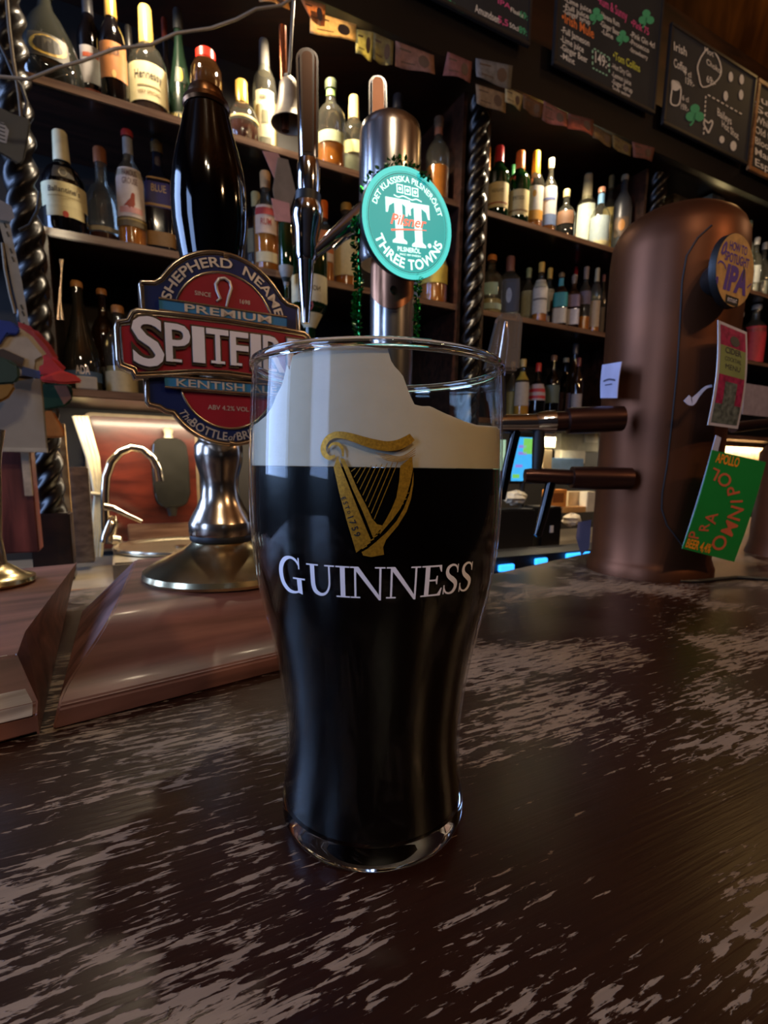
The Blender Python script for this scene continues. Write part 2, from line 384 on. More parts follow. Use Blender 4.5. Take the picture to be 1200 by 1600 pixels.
mb = MB(); mb.lathe([(GR(z), z) for z in zs]+[(GR(z)-WT, z) for z in zs[::-1]], 96, (PX, PY, 0)); mb.build('glass_wall', M_pint, pint, smooth=50)
mb = MB(); rim = [(GR(0.1590)-WT/2+0.0013*math.cos(a), 0.1594+0.0015*math.sin(a)) for a in [2*math.pi*i/14 for i in range(15)]]
mb.lathe(rim, 96, (PX, PY, 0)); mb.build('rim', M_clear, pint, smooth=60)
mb = MB(); mb.lathe([(0.0, 0.0026), (0.020, 0.0022), (0.0285, 0.0004)]+[(GR(z), z) for z in (0.0006, 0.002, 0.0035, 0.005, 0.0075, 0.0104)]+[(0.0, 0.0104)], 96, (PX, PY, 0)); mb.build('base', M_clear, pint, smooth=40)
ZL = on_glass(585, 731)[2]
mb = MB(); zz = [0.0109+i*(ZL-0.0109)/50 for i in range(51)]
mb.lathe([(0, 0.0109)]+[(GR(z)-WT-0.0001, z) for z in zz]+[(0, ZL)], 96, (PX, PY, 0)); mb.build('stout', M_stout, pint, smooth=50)
# the head: level foam plus a film that clings to the near wall up to the rim
edge = [(389, 668), (398, 660), (410, 650), (421, 634), (427, 617), (437, 600), (446, 587), (449, 571), (445, 563), (452, 556), (470, 547), (500, 540), (540, 537), (580, 538), (606, 541), (610, 560), (618, 572), (630, 584), (636, 600), (643, 618), (650, 632), (662, 634), (675, 634), (685, 639), (700, 646), (715, 652), (730, 658), (750, 664), (783, 667)]
tz = sorted([th_z(*e) for e in edge]); tt = np.array([a for a, _ in tz]); zt = np.array([b for _, b in tz]); zfl = th_z(783, 667)[1]
NS = 240; rows = []; zfloor = zfl-0.002
def top_z(t):
    t = (t+math.pi) % (2*math.pi)-math.pi
    if t < tt[0] or t > tt[-1]: return zfl+0.0006*math.sin(9*t)
    return float(np.interp(t, tt, zt))
ths = [2*math.pi*i/NS-math.pi for i in range(NS)]
def pf(t, r, z): return (PX+r*math.sin(t), PY-r*math.cos(t), z)
rows.append([pf(t, 0.0, ZL+0.0002) for t in ths]); rows.append([pf(t, GR(ZL)-WT-0.0001, ZL+0.0002) for t in ths])
for k in range(1, 13): rows.append([pf(t, GR(ZL+(top_z(t)-ZL)*k/12)-WT-0.0001, ZL+(top_z(t)-ZL)*k/12) for t in ths])
for (dr, f) in ((0.0012, 1.0), (0.0020, 0.7), (0.0032, 0.35), (0.006, 0.0)):
    rows.append([pf(t, GR(top_z(t))-WT-dr, zfloor+(top_z(t)-0.0004-zfloor)*f) for t in ths])
rows.append([pf(t, 0.02, zfloor+0.001) for t in ths]); rows.append([pf(t, 0.0, zfloor+0.001) for t in ths])
mb = MB(); mb.grid(rows, closed=True); mb.build('foam_head', M_foam, pint, smooth=60)

# printed gold harp, traced on the glass face
M_gold = mat('gold_print', '#a87a1e', 0.42, 0.55, var=0.3, scale=1500)
M_wprint = mat('white_print', '#e9e4ea', 0.5, var=0.02)
M_blk = mat('black_print', '#060404', 0.5)
GF = lambda off: (lambda x, y, z=0: on_glass(480+x/6.0, 650+y/6.0, off))
fn = GF(0.00012); mb = MB()
ribbon(mb, [(262, 372), (205, 392), (160, 350), (152, 285), (190, 215), (260, 178), (340, 180), (430, 203), (530, 236), (640, 266), (750, 282), (850, 270), (930, 235), (985, 195)], [22, 40, 52, 50, 52, 60, 66, 74, 84, 92, 92, 96, 92, 74], fn)
ribbon(mb, [(200, 300), (235, 262), (290, 262), (330, 310), (335, 380)], [14, 24, 30, 30, 16], fn)
for k in range(4): ribbon(mb, [(640+20*k, 345+16*k), (740, 362+16*k), (850, 384+14*k), (930, 362+14*k), (1015, 300+22*k)], [3, 8, 9, 9, 5], fn)
poly(mb, [(285, 376), (248, 480), (300, 720), (370, 980), (460, 1282), (600, 1168), (500, 930), (400, 680), (322, 485)], fn, 40)
poly(mb, [(305, 395), (342, 482), (422, 680), (522, 900), (617, 1140), (702, 1045), (700, 1026), (655, 1015), (608, 960), (560, 855), (470, 680), (385, 482), (345, 400)], fn, 40)
poly(mb, [(872, 470), (985, 375), (992, 500), (965, 630), (930, 750), (872, 870), (800, 970), (722, 1060), (680, 1110), (694, 1045), (742, 965), (792, 870), (837, 760), (864, 600)], fn, 40)
poly(mb, [(997, 520), (980, 640), (957, 735), (905, 868), (838, 985), (745, 1090), (645, 1180), (565, 1245), (510, 1275), (525, 1308), (600, 1322), (720, 1300), (712, 1230), (740, 1160), (850, 1030), (930, 900), (972, 780), (995, 640)], fn, 40)
for i in range(9): ribbon(mb, [(852-50*i, 425+8*i), (628-27*i, 968-56*i)], 7, fn, 10)
for i in range(14):
    t = i/13; x = 955-(955-560)*t**1.1; y = 720+(1215-720)*t**0.85; ribbon(mb, [(x, y), (x-16-30*t, y+6+22*t)], 6+5*t, fn, 2)
mb.build('harp_emblem', M_gold, pint)
fn2 = GF(0.00024); mb = MB()
ang = math.atan2(1150-745, 505-352); ca, sa = math.cos(ang), math.sin(ang)
lf = lambda a, c, d=0: fn2(348+a*ca+c*sa, 752+a*sa-c*ca)
xx = 0
for ch, h, adv in (('E', 42, 36), ('S', 40, 40), ('T', 38, 40), ('D', 26, 44), ('1', 56, 40), ('7', 58, 54), ('5', 58, 54), ('9', 58, 54)):
    text(mb, ch, h, lf, xx+adv/2, -14-h/2, bold=0.01); xx += adv+6
mb.build('date_lettering', M_blk, pint)
# GUINNESS in drawn serif capitals, set flat and wrapped round the glass
def glyph(ch):
    """polygons and ribbons in a box of cap height 1; returns width, polys, ribbons"""
    s = 0.045
    if ch == 'I': return 0.46, [[(.15, 0), (.31, 0), (.31, 1), (.15, 1)], [(0, 0), (.46, 0), (.46, s), (0, s)], [(0, 1-s), (.46, 1-s), (.46, 1), (0, 1)]], []
    if ch == 'N': return 1.14, [[(.13, 0), (.195, 0), (.195, .92), (.13, .92)], [(.93, 0), (.995, 0), (.995, 1), (.93, 1)], [(.08, 1), (.27, 1), (.995, .02), (.995, -.06), (.93, -.06)], [(0, 1-s), (.27, 1-s), (.27, 1), (0, 1)], [(0, 0), (.32, 0), (.32, s), (0, s)], [(.79, 1-s), (1.12, 1-s), (1.12, 1), (.79, 1)]], []
    if ch == 'U': return 1.02, [[(0, 1-s), (.44, 1-s), (.44, 1), (0, 1)], [(.66, 1-s), (1.0, 1-s), (1.0, 1), (.66, 1)]], [([(.22, .97), (.22, .55), (.23, .3), (.31, .12), (.5, .035), (.68, .1), (.79, .28), (.82, .5), (.82, .97)], [.16, .16, .16, .15, .10, .075, .065, .06, .06])]
    if ch == 'E': return 0.80, [[(.13, 0), (.29, 0), (.29, 1), (.13, 1)], [(0, 0), (.74, 0), (.79, .25), (.75, .25), (.62, .06), (0, s)], [(0, 1-s), (.62, .945), (.70, .78), (.735, .78), (.72, 1), (0, 1)], [(.29, .49), (.52, .49), (.555, .38), (.59, .38), (.59, .66), (.555, .66), (.52, .545), (.29, .545)]], []
    if ch == 'S': return 0.68, [[(.56, .98), (.60, .98), (.60, .70), (.56, .70)], [(.03, .02), (.07, .02), (.08, .32), (.03, .32)]], [([(.575, .78), (.50, .92), (.34, .965), (.18, .89), (.14, .74), (.22, .60), (.38, .49), (.52, .37), (.54, .22), (.45, .08), (.29, .03), (.13, .09), (.055, .25)], [.04, .06, .07, .11, .13, .15, .17, .16, .13, .11, .06, .06, .04])]
    if ch == 'G': return 1.06, [[(.72, .04), (.88, .0), (.88, .42), (.72, .42)], [(.58, .40), (1.0, .40), (1.0, .445), (.58, .445)], [(.80, .98), (.84, .98), (.84, .68), (.80, .68)]], [([(.82, .78), (.72, .91), (.54, .97), (.32, .90), (.16, .71), (.12, .48), (.18, .24), (.36, .07), (.58, .03), (.76, .07)], [.05, .07, .07, .12, .16, .17, .16, .12, .07, .05])]
th0, _ = th_z(437, 905); th1, _ = th_z(737, 905); zb = th_z(587, 935)[1]; zc = th_z(587, 886)[1]
hcap = zc-zb; seq = [('G', 1.22)]+[(c, 1.0) for c in 'UINNESS']; gap = 0.02
tot = sum(glyph(c)[0]*k for c, k in seq)+gap*(len(seq)-1); sc = (th1-th0)/tot; mb = MB(); x = 0.0
for c, k in seq:
    w, ps, rs = glyph(c); y0 = -0.06 if c == 'G' else 0.0
    def gf(a, b, d=0, x=x, k=k, y0=y0):
        t = th0+(x+a*k)*sc; z = zb+(y0+b*k)*hcap; r = GR(z)+0.00012; return pf(t, r, z)
    for p in ps: poly(mb, p, gf, 0.2)
    for p, ww in rs: ribbon(mb, p, ww, gf, 5)
    x += w*k+gap
mb.build('brand_lettering', M_wprint, pint)
# ================================================================== metal and wood of the pumps
M_chrome = mat('chrome', '#d9d8dc', 0.08, 1.0, var=0.03)
M_steel = mat('brushed_steel', '#b9b2ad', 0.24, 1.0, var=0.06, scale=60)
M_brass = mat('worn_brass', '#d6c498', 0.22, 1.0, var=0.15, scale=60)
M_nickel = mat('nickel_silver', '#b3a493', 0.22, 1.0, var=0.2, scale=90)
M_blackgloss = mat('black_lacquer', '#010102', 0.07, spec=0.4, var=0.0)
M_blackmat = mat('black_rubber', '#0a0a0b', 0.5)
M_plinth = wood('plinth_mahogany', '#472821', '#8a5c50', 0.46, angle=-(math.pi/2-math.radians(50)), scale=(5, 45, 60), coat=0.06, bump=0.1)
M_plinth_worn = wood('plinth_bare_edge', '#86786c', '#d6ccc0', 0.5, angle=-(math.pi/2-math.radians(50)), scale=(12, 80, 80), coat=0.1, bump=0.3)
M_copper = mat('aged_copper', '#5c331b', 0.42, 0.75, var=0.25, scale=9, bump=0.12, bscale=18)

def sweep_plinth(name, label, FLp, length, prof, inset_top, sgn=1):
    """moulded block: prof = (distance back from the front edge, height); its end face leans in"""
    bdir = np.array([math.sin(math.radians(51)), math.cos(math.radians(51)), 0]); o = np.array([FLp[0], FLp[1], 0.0])
    rows = []
    for (s, z) in prof:
        base = o+W2*s; ins = (inset_top+.10*max(0, s-.05))*max(0.0, (z-0.012)/0.03)+.003*min(1, z/.01)
        rows.append([base+bdir*ins*sgn+Z3*z, base+bdir*length*sgn+Z3*z])
    mb = MB(); nr = len(rows); v = [p for r in rows for p in r]; f = [(2*i, 2*i+1, 2*i+3, 2*i+2) for i in range(nr-1)]+[(2*nr-2, 2*nr-1, 1, 0), tuple(range(0, 2*nr, 2)), tuple(range(1, 2*nr, 2))]
    mb.add(v, f); return mb
prof = [(0, 0), (0, .0105), (.0015, .0122), (.008, .0130), (.016, .0148), (.023, .0185), (.029, .0245), (.034, .0305), (.040, .0355), (.048, .0390), (.058, .0410), (.068, .0416), (.075, .042), (.225, .042), (.225, 0)]
t = thing('pump_plinth', 'moulded mahogany plinth under the hand pump, with ogee front', 'plinth', (-0.1, 0.33, 0))
sweep_plinth('x', '', (-0.1590, 0.2300), 0.185, prof, 0.026).build('wood_block', M_plinth, t, smooth=28, bevel=0.0012)
# neighbouring plinth, cut by the left edge of the view
t = thing('side_plinth', 'scuffed mahogany plinth with bare worn corner and brass flange on it', 'plinth', (-0.25, 0.3, 0))
FRp = np.array([-0.1625, 0.2262, 0]); bd = np.array([math.sin(math.radians(51)), math.cos(math.radians(51)), 0])
RB = [FRp+Z3*.0015, FRp+Z3*.0105, np.array([-0.166, 0.2330, .0135]), np.array([-0.179, 0.2400, .0345]), np.array([-0.186, 0.2560, .0405]), np.array([-0.267, 0.437, .042]), np.array([-0.278, 0.436, 0.0015])]
LB = [p-bd*0.17 for p in RB]
mb = MB(); n = len(RB); mb.add(RB+LB, [tuple(range(n)), tuple(range(2*n-1, n-1, -1))]+[(i, (i+1) % n, n+(i+1) % n, n+i) for i in range(n)])
mb.build('wood_block', M_plinth, t, smooth=30, bevel=0.0008)
# bare wood of the worn front moulding, a thin scuffed skin
mb = MB(); strip = [RB[1]+np.array([.0002, -.0004, 0.0003]), RB[2]+np.array([-.0004, -.0004, .0004]), RB[3]+np.array([-.0026, -.0006, .0006])]
mb.grid([[p-bd*0.002 for p in strip], [p-bd*0.045 for p in strip], [p-bd*0.165 for p in strip]]); mb.build('bare_moulding', M_plinth_worn, t, smooth=30)

# ================================================================== hand pump with the shield badge
AX, AY = -0.127, 0.397
pump = thing('hand_pump', 'ale hand pump with black lacquered handle and red and blue shield badge', 'beer pump', (AX, AY, 0.042))
add = 0.002
mb = MB(); mb.lathe([(0, .0422), (.0575, .0422), (.0590, .0445), (.0580, .0482), (.0500, .0535), (.0396, .0589), (.0300, .0635), (.0235, .0680), (.0215, .0712), (0, .0712)], 64, (AX, AY, 0)); mb.build('bell_base', M_brass, pump, smooth=40)
mb = MB(); mb.lathe([(0, .0705), (.0232, .0705), (.0240, .0728), (.0232, .0752), (0, .0752)], 48, (AX, AY, 0)); mb.build('rubber_ring', M_blackmat, pump, smooth=40)
mb = MB(); mb.lathe([(0, .0750), (.0238, .0750), (.0242, .0765), (.0242, .0840), (.0236, .0855), (.0215, .0900), (.0180, .0960), (.0150, .1030), (.0138, .1110), (.0142, .1190), (.0165, .1270), (.0178, .1340), (.0178, .1420), (.0150, .1460), (.0120, .1480), (.0110, .1900), (.0120, .2500), (0, .2500)], 64, (AX, AY, 0)); mb.build('neck', M_nickel, pump, smooth=40)
mb = MB(); mb.lathe([(0, .248), (.017, .248), (.0195, .262), (.0224, .277), (.0253, .294), (.0260, .306), (.0256, .319), (.0240, .331), (.0213, .343), (.0180, .355), (.0157, .365), (.0140, .371), (0, .371)], 64, (AX, AY, 0)); mb.build('handle', M_blackgloss, pump, smooth=50)
mb = MB(); mb.lathe([(0, .3695), (.0150, .3695), (.0158, .3715), (.0150, .3745), (.0122, .3760), (.0122, .3790), (.0112, .3815), (.0, .3815)], 48, (AX, AY, 0)); mb.build('ferrule', mat('bronze_ring', '#6b4a30', 0.3, 1.0), pump, smooth=35)
# badge, local millimetres: a along the back bar direction, c height, d towards the guest
BP0 = np.array([-0.105, 0.370, 0]); BC = BP0+U2*(-0.0065)
bf = lambda a, c, d=0: BC+U2*(a*.001)+Z3*(c*.001)-W2*(d*.001)
M_blue = mat('blue_enamel', '#182450', 0.25, var=0.1, coat=0.4); M_red = mat('red_enamel', '#8a1c2a', 0.28, var=0.12, coat=0.4)
M_teal = mat('steel_blue_enamel', '#2f6f9c', 0.28, var=0.1, coat=0.4); M_silver = mat('pewter_letter', '#c4bcb4', 0.35, 0.5, var=0.1)
M_letter = mat('satin_letter_face', '#dcd9e0', 0.35, 0.2, var=0.06)
def mir(h): return h+[(-x, y) for x, y in h[::-1]]
def dome(cx, cy, r, y0, n=16, up=True):
    h = abs(y0-cy); a = math.asin(h/r); out = []
    s = 1 if up else -1
    sg = 1 if (y0-cy)*s > 0 else -1
    a *= sg
    for i in range(n+1): t = math.pi-a-(math.pi-2*a)*i/n; out.append((cx+r*math.cos(t), cy+s*r*math.sin(t)))
    return out
upper_half = [(-52, 219), (-52, 238), (-50.5, 240.5), (-43, 241.5), (-39.5, 244)]+[p for p in dome(0, 221, 45.5, 247, 20) if p[0] <= 0.01]
upper = mir(upper_half)
lower_half = [(-52, 186), (-52, 167), (-50, 164.5), (-44, 163.5), (-40, 161)]+[p for p in dome(0, 184, 43, 160.5, 20, up=False) if -38.5 <= p[0] <= 0.01]
lower = mir(lower_half)
band_half = [(-57.5, 180.5), (-59, 184.5), (-65.8, 186.5), (-67, 191), (-67, 210), (-65.8, 214.5), (-60, 216), (-57.5, 221), (-54, 223)]
band = band_half+[(-27, 224), (0, 224.5), (27, 224)]+[(-x, y) for x, y in band_half[::-1]]+[(40, 183), (20, 186), (0, 187), (-20, 186), (-40, 183)]
def inset(pl, k):
    P = np.array(pl); n = len(P); out = []; area = 0.5*sum(P[i][0]*P[(i+1) % n][1]-P[(i+1) % n][0]*P[i][1] for i in range(n)); s = 1 if area > 0 else -1
    for i in range(n):
        a = P[i]-P[i-1]; b = P[(i+1) % n]-P[i]; na = np.array([-a[1], a[0]])/(np.linalg.norm(a)+1e-9); nb = np.array([-b[1], b[0]])/(np.linalg.norm(b)+1e-9)
        m_ = na+nb; m_ = m_/(np.linalg.norm(m_)+1e-9); q = max(0.5, float(m_@na)); out.append(tuple(P[i]+s*m_*k/q))
    return out
badge = MB()
for pl, d1 in ((upper, 6.0), (lower, 6.0), (band, 9.0)): badge.prism(pl, bf, 0, d1)
badge = badge.build('badge_plate', M_nickel, pump, smooth=30)
def enamel(name, pl, d0, d1, m, par=None): return MB().prism(pl, bf, d0, d1).build(name, m, par or badge)
def outline(mb, pl, d, r): return mb.tube([bf(x, y, d) for x, y in pl], r*.001, 8, closed=True)
enamel('blue_field', inset(upper, 3.2), 6.0, 6.3, M_blue); enamel('blue_field', inset(lower, 3.2), 6.0, 6.3, M_blue)
enamel('red_field', inset(band, 3.4), 9.0, 9.3, M_red)
for pl_, d_, r_ in ((inset(upper, 1.3), 6.4, 1.3), (inset(lower, 1.3), 6.4, 1.3), (inset(band, 1.3), 9.3, 1.3), (inset(band, 3.6), 9.3, 0.6)): outline(MB(), pl_, d_, r_).build('raised_border', M_nickel, badge, smooth=60)
ru = dome(0, 221, 32, 229.5, 24); rl = dome(0, 184, 31, 176.5, 24, up=False)
enamel('red_field', ru, 6.2, 6.7, M_red); enamel('red_field', rl, 6.2, 6.7, M_red)
for pl_ in (ru, rl): outline(MB(), pl_, 6.6, 0.9).build('raised_border', M_nickel, badge, smooth=60)
pb = [(-41, 223.5), (41, 223.5), (41, 230.5), (-41, 230.5)]; kb = [(-40, 177), (40, 177), (40, 184), (-40, 184)]
enamel('ribbon_bar', pb, 6.5, 9.2, M_teal); enamel('ribbon_bar', kb, 6.5, 9.2, M_teal)
for pl_ in (pb, kb): outline(MB(), pl_, 9.2, 0.8).build('raised_border', M_nickel, badge, smooth=60)
lift = lambda f, d: (lambda a, c, z=0: f(a, c, d+z))
text(MB(), 'SHEPHERD  NEAME', 5.6, arc_fn(lift(bf, 6.4), 0, 221, 35.2, math.pi/2), bold=0.015, ext=0.06, width=92).build('lettering', M_silver, badge)
text(MB(), 'PREMIUM', 4.6, lift(bf, 9.3), 2, 224.8, bold=0.015, ext=0.06, width=56).build('lettering', M_silver, badge)
text(MB(), 'KENTISH ALE', 4.6, lift(bf, 9.3), 0, 178.2, bold=0.01, ext=0.06, width=66).build('lettering', M_silver, badge)
text(MB(), 'The', 4.5, arc_fn(lift(bf, 6.4), 0, 184, 39.0, math.radians(222), True), shear=0.3, ext=0.06).build('lettering', M_silver, badge)
text(MB(), 'BOTTLE', 5.4, arc_fn(lift(bf, 6.4), 0, 184, 39.2, math.radians(248), True), bold=0.012, ext=0.06, width=27).build('lettering', M_silver, badge)
text(MB(), 'of', 4.2, arc_fn(lift(bf, 6.4), 0, 184, 39.0, math.radians(273), True), shear=0.3, ext=0.06).build('lettering', M_silver, badge)
text(MB(), 'BRITAIN', 5.4, arc_fn(lift(bf, 6.4), 0, 184, 39.2, math.radians(299), True), bold=0.012, ext=0.06, width=29).build('lettering', M_silver, badge)
text(MB(), 'SINCE', 2.6, lift(bf, 6.8), -14, 236.5, ext=0.06).build('lettering', M_silver, badge)
text(MB(), '1698', 2.6, lift(bf, 6.8), 13, 235.5, ext=0.06).build('lettering', M_silver, badge)
text(MB(), 'ABV 4.2% VOL', 3.0, lift(bf, 6.8), 0, 165, ext=0.06).build('lettering', M_silver, badge)
mb = MB(); mb.tube([bf(*p, 7.2) for p in [(-5.5, 234.5), (-3.2, 236.5), (-5.2, 241), (-5.8, 245), (-3.5, 248.6), (0, 249.6), (3.2, 248), (4.2, 244), (2.2, 238), (0.6, 232)]], [0.0007]+[0.0011]*8+[0.0008], 8); mb.build('crook_emblem', M_silver, badge, smooth=60)
# SPITFIRE, raised slab letters that hang from a level top and shorten to the middle
face = MB(); back = MB(); xs = [(-48.5, 18, 'S'), (-31, 15, 'P'), (-18.5, 7.5, 'I'), (-6.5, 14, 'T'), (7.5, 12, 'F'), (18.5, 7, 'I'), (31, 15, 'R'), (48, 15, 'E')]
for cx_, wd, ch in xs:
    zb_ = 190.0+4.5*(1-(cx_/52)**2) if ch != 'S' else 189.0; top = 217.2 if ch == 'S' else 215.4
    for mbx, bo, d, g in ((back, 0.065, 9.3, 1.8), (face, 0.012, 10.5, 0)):
        text(mbx, ch, top-zb_-g*0.2, lift(bf, d), cx_, zb_+0.2, bold=bo, ext=0.035, width=wd+g)
        if ch in 'PITFRE':
            for (x0, x1, yy) in ([(-.5, .5, zb_)] if ch in 'IT' else [(-.5, .12, zb_)]):
                k = 0.62 if ch == 'T' else 1.0
                mbx.box((cx_+x0*wd*k-g*.4, yy-g*.3, 0), (cx_+x1*wd*k+g*.4, yy+1.6+g*.3, 1.0), lambda a, c, z, d=d: bf(a, c, d+z*0.9))
back.build('brand_letter_rim', M_nickel, badge); face.build('brand_letter_face', M_letter, badge)

# brass flange of the next pump on the side plinth
FC = on_z(-22, 908, .044); t = thing('pump_flange', 'round brass pump flange standing on the scuffed plinth', 'beer pump', (FC[0], FC[1], .042))
mb = MB(); mb.lathe([(0, .0424), (.0290, .0424), (.0305, .0440), (.0298, .0465), (.0250, .0472), (.0215, .0500), (.014, .0560), (0, .0560)], 48, tuple(FC*np.array([1, 1, 0]))); mb.build('flange', M_brass, t, smooth=40)
mb = MB(); mb.lathe([(0, .0555), (.0135, .0555), (.012, .075), (.016, .13), (.02, .15), (0, .152)], 32, tuple(FC*np.array([1, 1, 0]))); mb.build('neck', M_nickel, t, smooth=40)

# ================================================================== steel tower with the round lit sign
TX, TY = 0.004, 0.470
tt_ = thing('pilsner_tower', 'slim steel beer tower with round glowing teal sign', 'beer tower', (TX, TY, 0))
def lathe_at(prof, x, y, m, name, par, seg=48, sm=40): return MB().lathe(prof, seg, (x, y, 0)).build(name, m, par, smooth=sm)
lathe_at([(0, 0), (.030, 0), (.030, .006), (.024, .010), (.0188, .012), (.0188, .31), (0, .31)], TX, TY, M_steel, 'column', tt_)
hx = TX-0.0035
lathe_at([(0, .298), (.0235, .298), (.0255, .302), (.0255, .396), (.0240, .403), (.0200, .4065), (0, .4075)], hx, TY, M_steel, 'head', tt_)
# bracket below the sign
DC = on_plane(637.5, 350, (0.014, .43, 0), np.array([0, 1.0, 0])); DC = DC+U2*0.0005
RS = 0.0397; rol = math.radians(5.0)
da = U2*math.cos(rol)+Z3*math.sin(rol); dc_ = Z3*math.cos(rol)-U2*math.sin(rol)
sf = lambda a, c, d=0: DC+da*(a*RS)+dc_*(c*RS)-W2*(d*.001)
sign = MB(); rows = []
for r, d in ((0.0, -9), (0.80, -9), (0.97, -7), (1.0, -4), (1.0, -0.6), (0.985, 0), (0, 0)): rows.append([sf(r*math.cos(2*math.pi*i/64), r*math.sin(2*math.pi*i/64), d) for i in range(64)])
sign.grid(rows, closed=True); sign = sign.build('sign_housing', mat('sign_shell', '#1c2a2c', 0.3, 0.3), tt_, smooth=40)
M_s1 = mat('lit_teal_rim', '#4fd0c0', 0.4, emit='#35c2c0', estr=0.75, var=0.02); M_s2 = mat('lit_teal_face', '#1fa79a', 0.4, emit='#109496', estr=0.7, var=0.03); M_s3 = mat('lit_white_letter', '#eaf6f2', 0.4, emit='#e9fff8', estr=0.85, var=0.0); M_s4 = mat('lit_coral_letter', '#ec6a5a', 0.4, emit='#f0705c', estr=0.9); M_s5 = mat('lit_deep_teal_line', '#0c6f70', 0.4, emit='#0b6b6c', estr=0.6)
up = lambda d: (lambda a, c, z=0: sf(a, c, d+z))
MB_ = MB(); ring(MB_, 0, 0, 0.855, 1.0, up(0.15)); MB_.build('lit_rim', M_s1, sign)
MB_ = MB(); disc(MB_, 0, 0, 0.86, up(0.10), 64); MB_.build('lit_face', M_s2, sign)
MB_ = MB(); ring(MB_, 0, 0, 0.862, 0.882, up(0.25)); ring(MB_, 0, 0, 0.90, 0.908, up(0.25)); MB_.build('sign_line', M_s5, sign)
mb = MB(); u3 = up(0.3)
text(mb, 'DET KLASSISKA PILSNERÖLET', 0.10, arc_fn(u3, 0, 0, 0.725, math.radians(88)), bold=0.012, width=1.80)
text(mb, 'THREE TOWNS', 0.175, arc_fn(u3, 0, 0, 0.82, math.radians(270), True), bold=0.02, width=2.0)
for s in (-1, 1):            # the two interlocked capital T
    cx_ = 0.215*s; yt = 0.40-0.015*s
    poly(mb, [(cx_-.27, yt), (cx_+.27, yt), (cx_+.275, yt-.26), (cx_+.235, yt-.26), (cx_+.20, yt-.14), (cx_+.085, yt-.075), (cx_+.085, yt-.69), (cx_+.16, yt-.74), (cx_+.16, yt-.78), (cx_-.16, yt-.78), (cx_-.16, yt-.74), (cx_-.085, yt-.69), (cx_-.085, yt-.075), (cx_-.20, yt-.14), (cx_-.235, yt-.26), (cx_-.275, yt-.26)], u3)
disc(mb, 0.46, -0.34, 0.042, u3, 16)
text(mb, 'PILSNERÖL', 0.08, u3, -0.02, -0.505, bold=0.02, width=0.52); text(mb, 'SINCE 1899 SWEDEN', 0.035, u3, -0.0, -0.575, bold=0.01, width=0.48)
for i in range(3):
    cx_ = -0.16+0.17*i; cy_ = 0.595-0.008*i
    for (x0, x1, y0, y1) in ((-.07, .07, .055, .075), (-.07, .07, -.075, -.055), (-.07, -.05, -.075, .075), (.05, .07, -.075, .075)): poly(mb, [(cx_+x0, cy_+y0), (cx_+x1, cy_+y0), (cx_+x1, cy_+y1), (cx_+x0, cy_+y1)], u3)
    disc(mb, cx_, cy_, 0.032, u3, 12)
ribbon(mb, [(-.30, .47), (-.2, .445), (-.1, .475), (0, .455), (.1, .435), (.2, .46), (.32, .43)], .02, u3)
mb.build('sign_lettering', M_s3, sign)
mb = MB(); text(mb, 'Pilsner', 0.18, up(0.5), 0.0, -0.04, bold=0.02, shear=0.35, width=0.82); ribbon(mb, [(-.40, -.15), (-.1, -.11), (.40, -.07)], [.035, .03, .012], up(0.5)); mb.build('script_lettering', M_s4, sign)
# arm from the head to the sign, black cup behind it
hc = np.array([hx, TY, 0.333]); MB().tube([hc-np.array([0, .015, 0]), DC+W2*0.017], [.014, .019], 24).build('sign_mount', M_blackmat, tt_, smooth=40)
bpl = MB(); br = lambda a, c, d=0: np.array([TX, TY, 0])+(np.array([math.sin(a)*(.0194+d), -math.cos(a)*(.0194+d), 0]))+Z3*c
rows = [[br(-1.15+2.3*i/16, .300, 0.0005) for i in range(17)], [br(-1.15+2.3*i/16, .276, 0.0005) for i in range(17)], [br(-1.05+2.1*i/16, .270-.012*math.cos((i/16-.5)*math.pi), 0.0005) for i in range(17)]]
bpl.grid(rows); bpl.build('copper_bracket', mat('copper_bracket', '#b07a5a', 0.3, 0.9), tt_, smooth=40)
bp_ = br(0.05, .272, .001); MB().lathe([(0, -.001), (.0035, -.001), (.0035, .0008), (.0, .0014)], 14, (0, 0, 0), fn=lambda p: bp_+U2*p[0]+Z3*p[1]+np.array([0, -1, 0])*p[2]).build('bolt', M_nickel, tt_, smooth=40)
# second tap lever behind the head
def paddle(px, py0, py1, w0, w1, D, thick, m, name, par, dark=None, inl=.2):
    """flat chrome lever: tapered slab with rounded top, facing the guest"""
    P = np.array([0, D, 0]); b_ = on_plane(px[1], py1, P, np.array([0, 1.0, 0])); t_ = on_plane(px[0], py0, P, np.array([0, 1.0, 0])); ax = t_-b_; Lz = float(np.linalg.norm(ax)); ax = ax/Lz
    xa = np.array([1.0, 0.1, 0]); xa -= ax*float(xa@ax); xa /= np.linalg.norm(xa); ya = np.cross(ax, xa)
    k = depth(b_)/FPX; w0 *= k; w1 *= k
    pl = [(-w0/2, 0), (w0/2, 0), (w1/2, Lz-w1*.45)]+[(w1/2*math.cos(q), Lz-w1*.45+w1*.45*math.sin(q)) for q in [math.pi*i/8 for i in range(1, 8)]]+[(-w1/2, Lz-w1*.45)]
    f_ = lambda a, c, d=0: b_+xa*a+ax*c+ya*d
    o = MB().prism(pl, f_, -thick/2, thick/2).build(name, m, par, bevel=min(thick*.42, .003), bseg=3)
    ins_ = inset(pl, min(w0, w1)*inl); MB().prism(ins_, f_, -thick/2-.0004, thick/2+.0004).build(name+'_inlay', dark or mat('bronze_inlay', '#7d5138', 0.35, 0.6), o, smooth=30)
    return o
paddle((590, 591), 118, 206, 30, 28, 0.485, .006, M_chrome, 'lever', tt_)
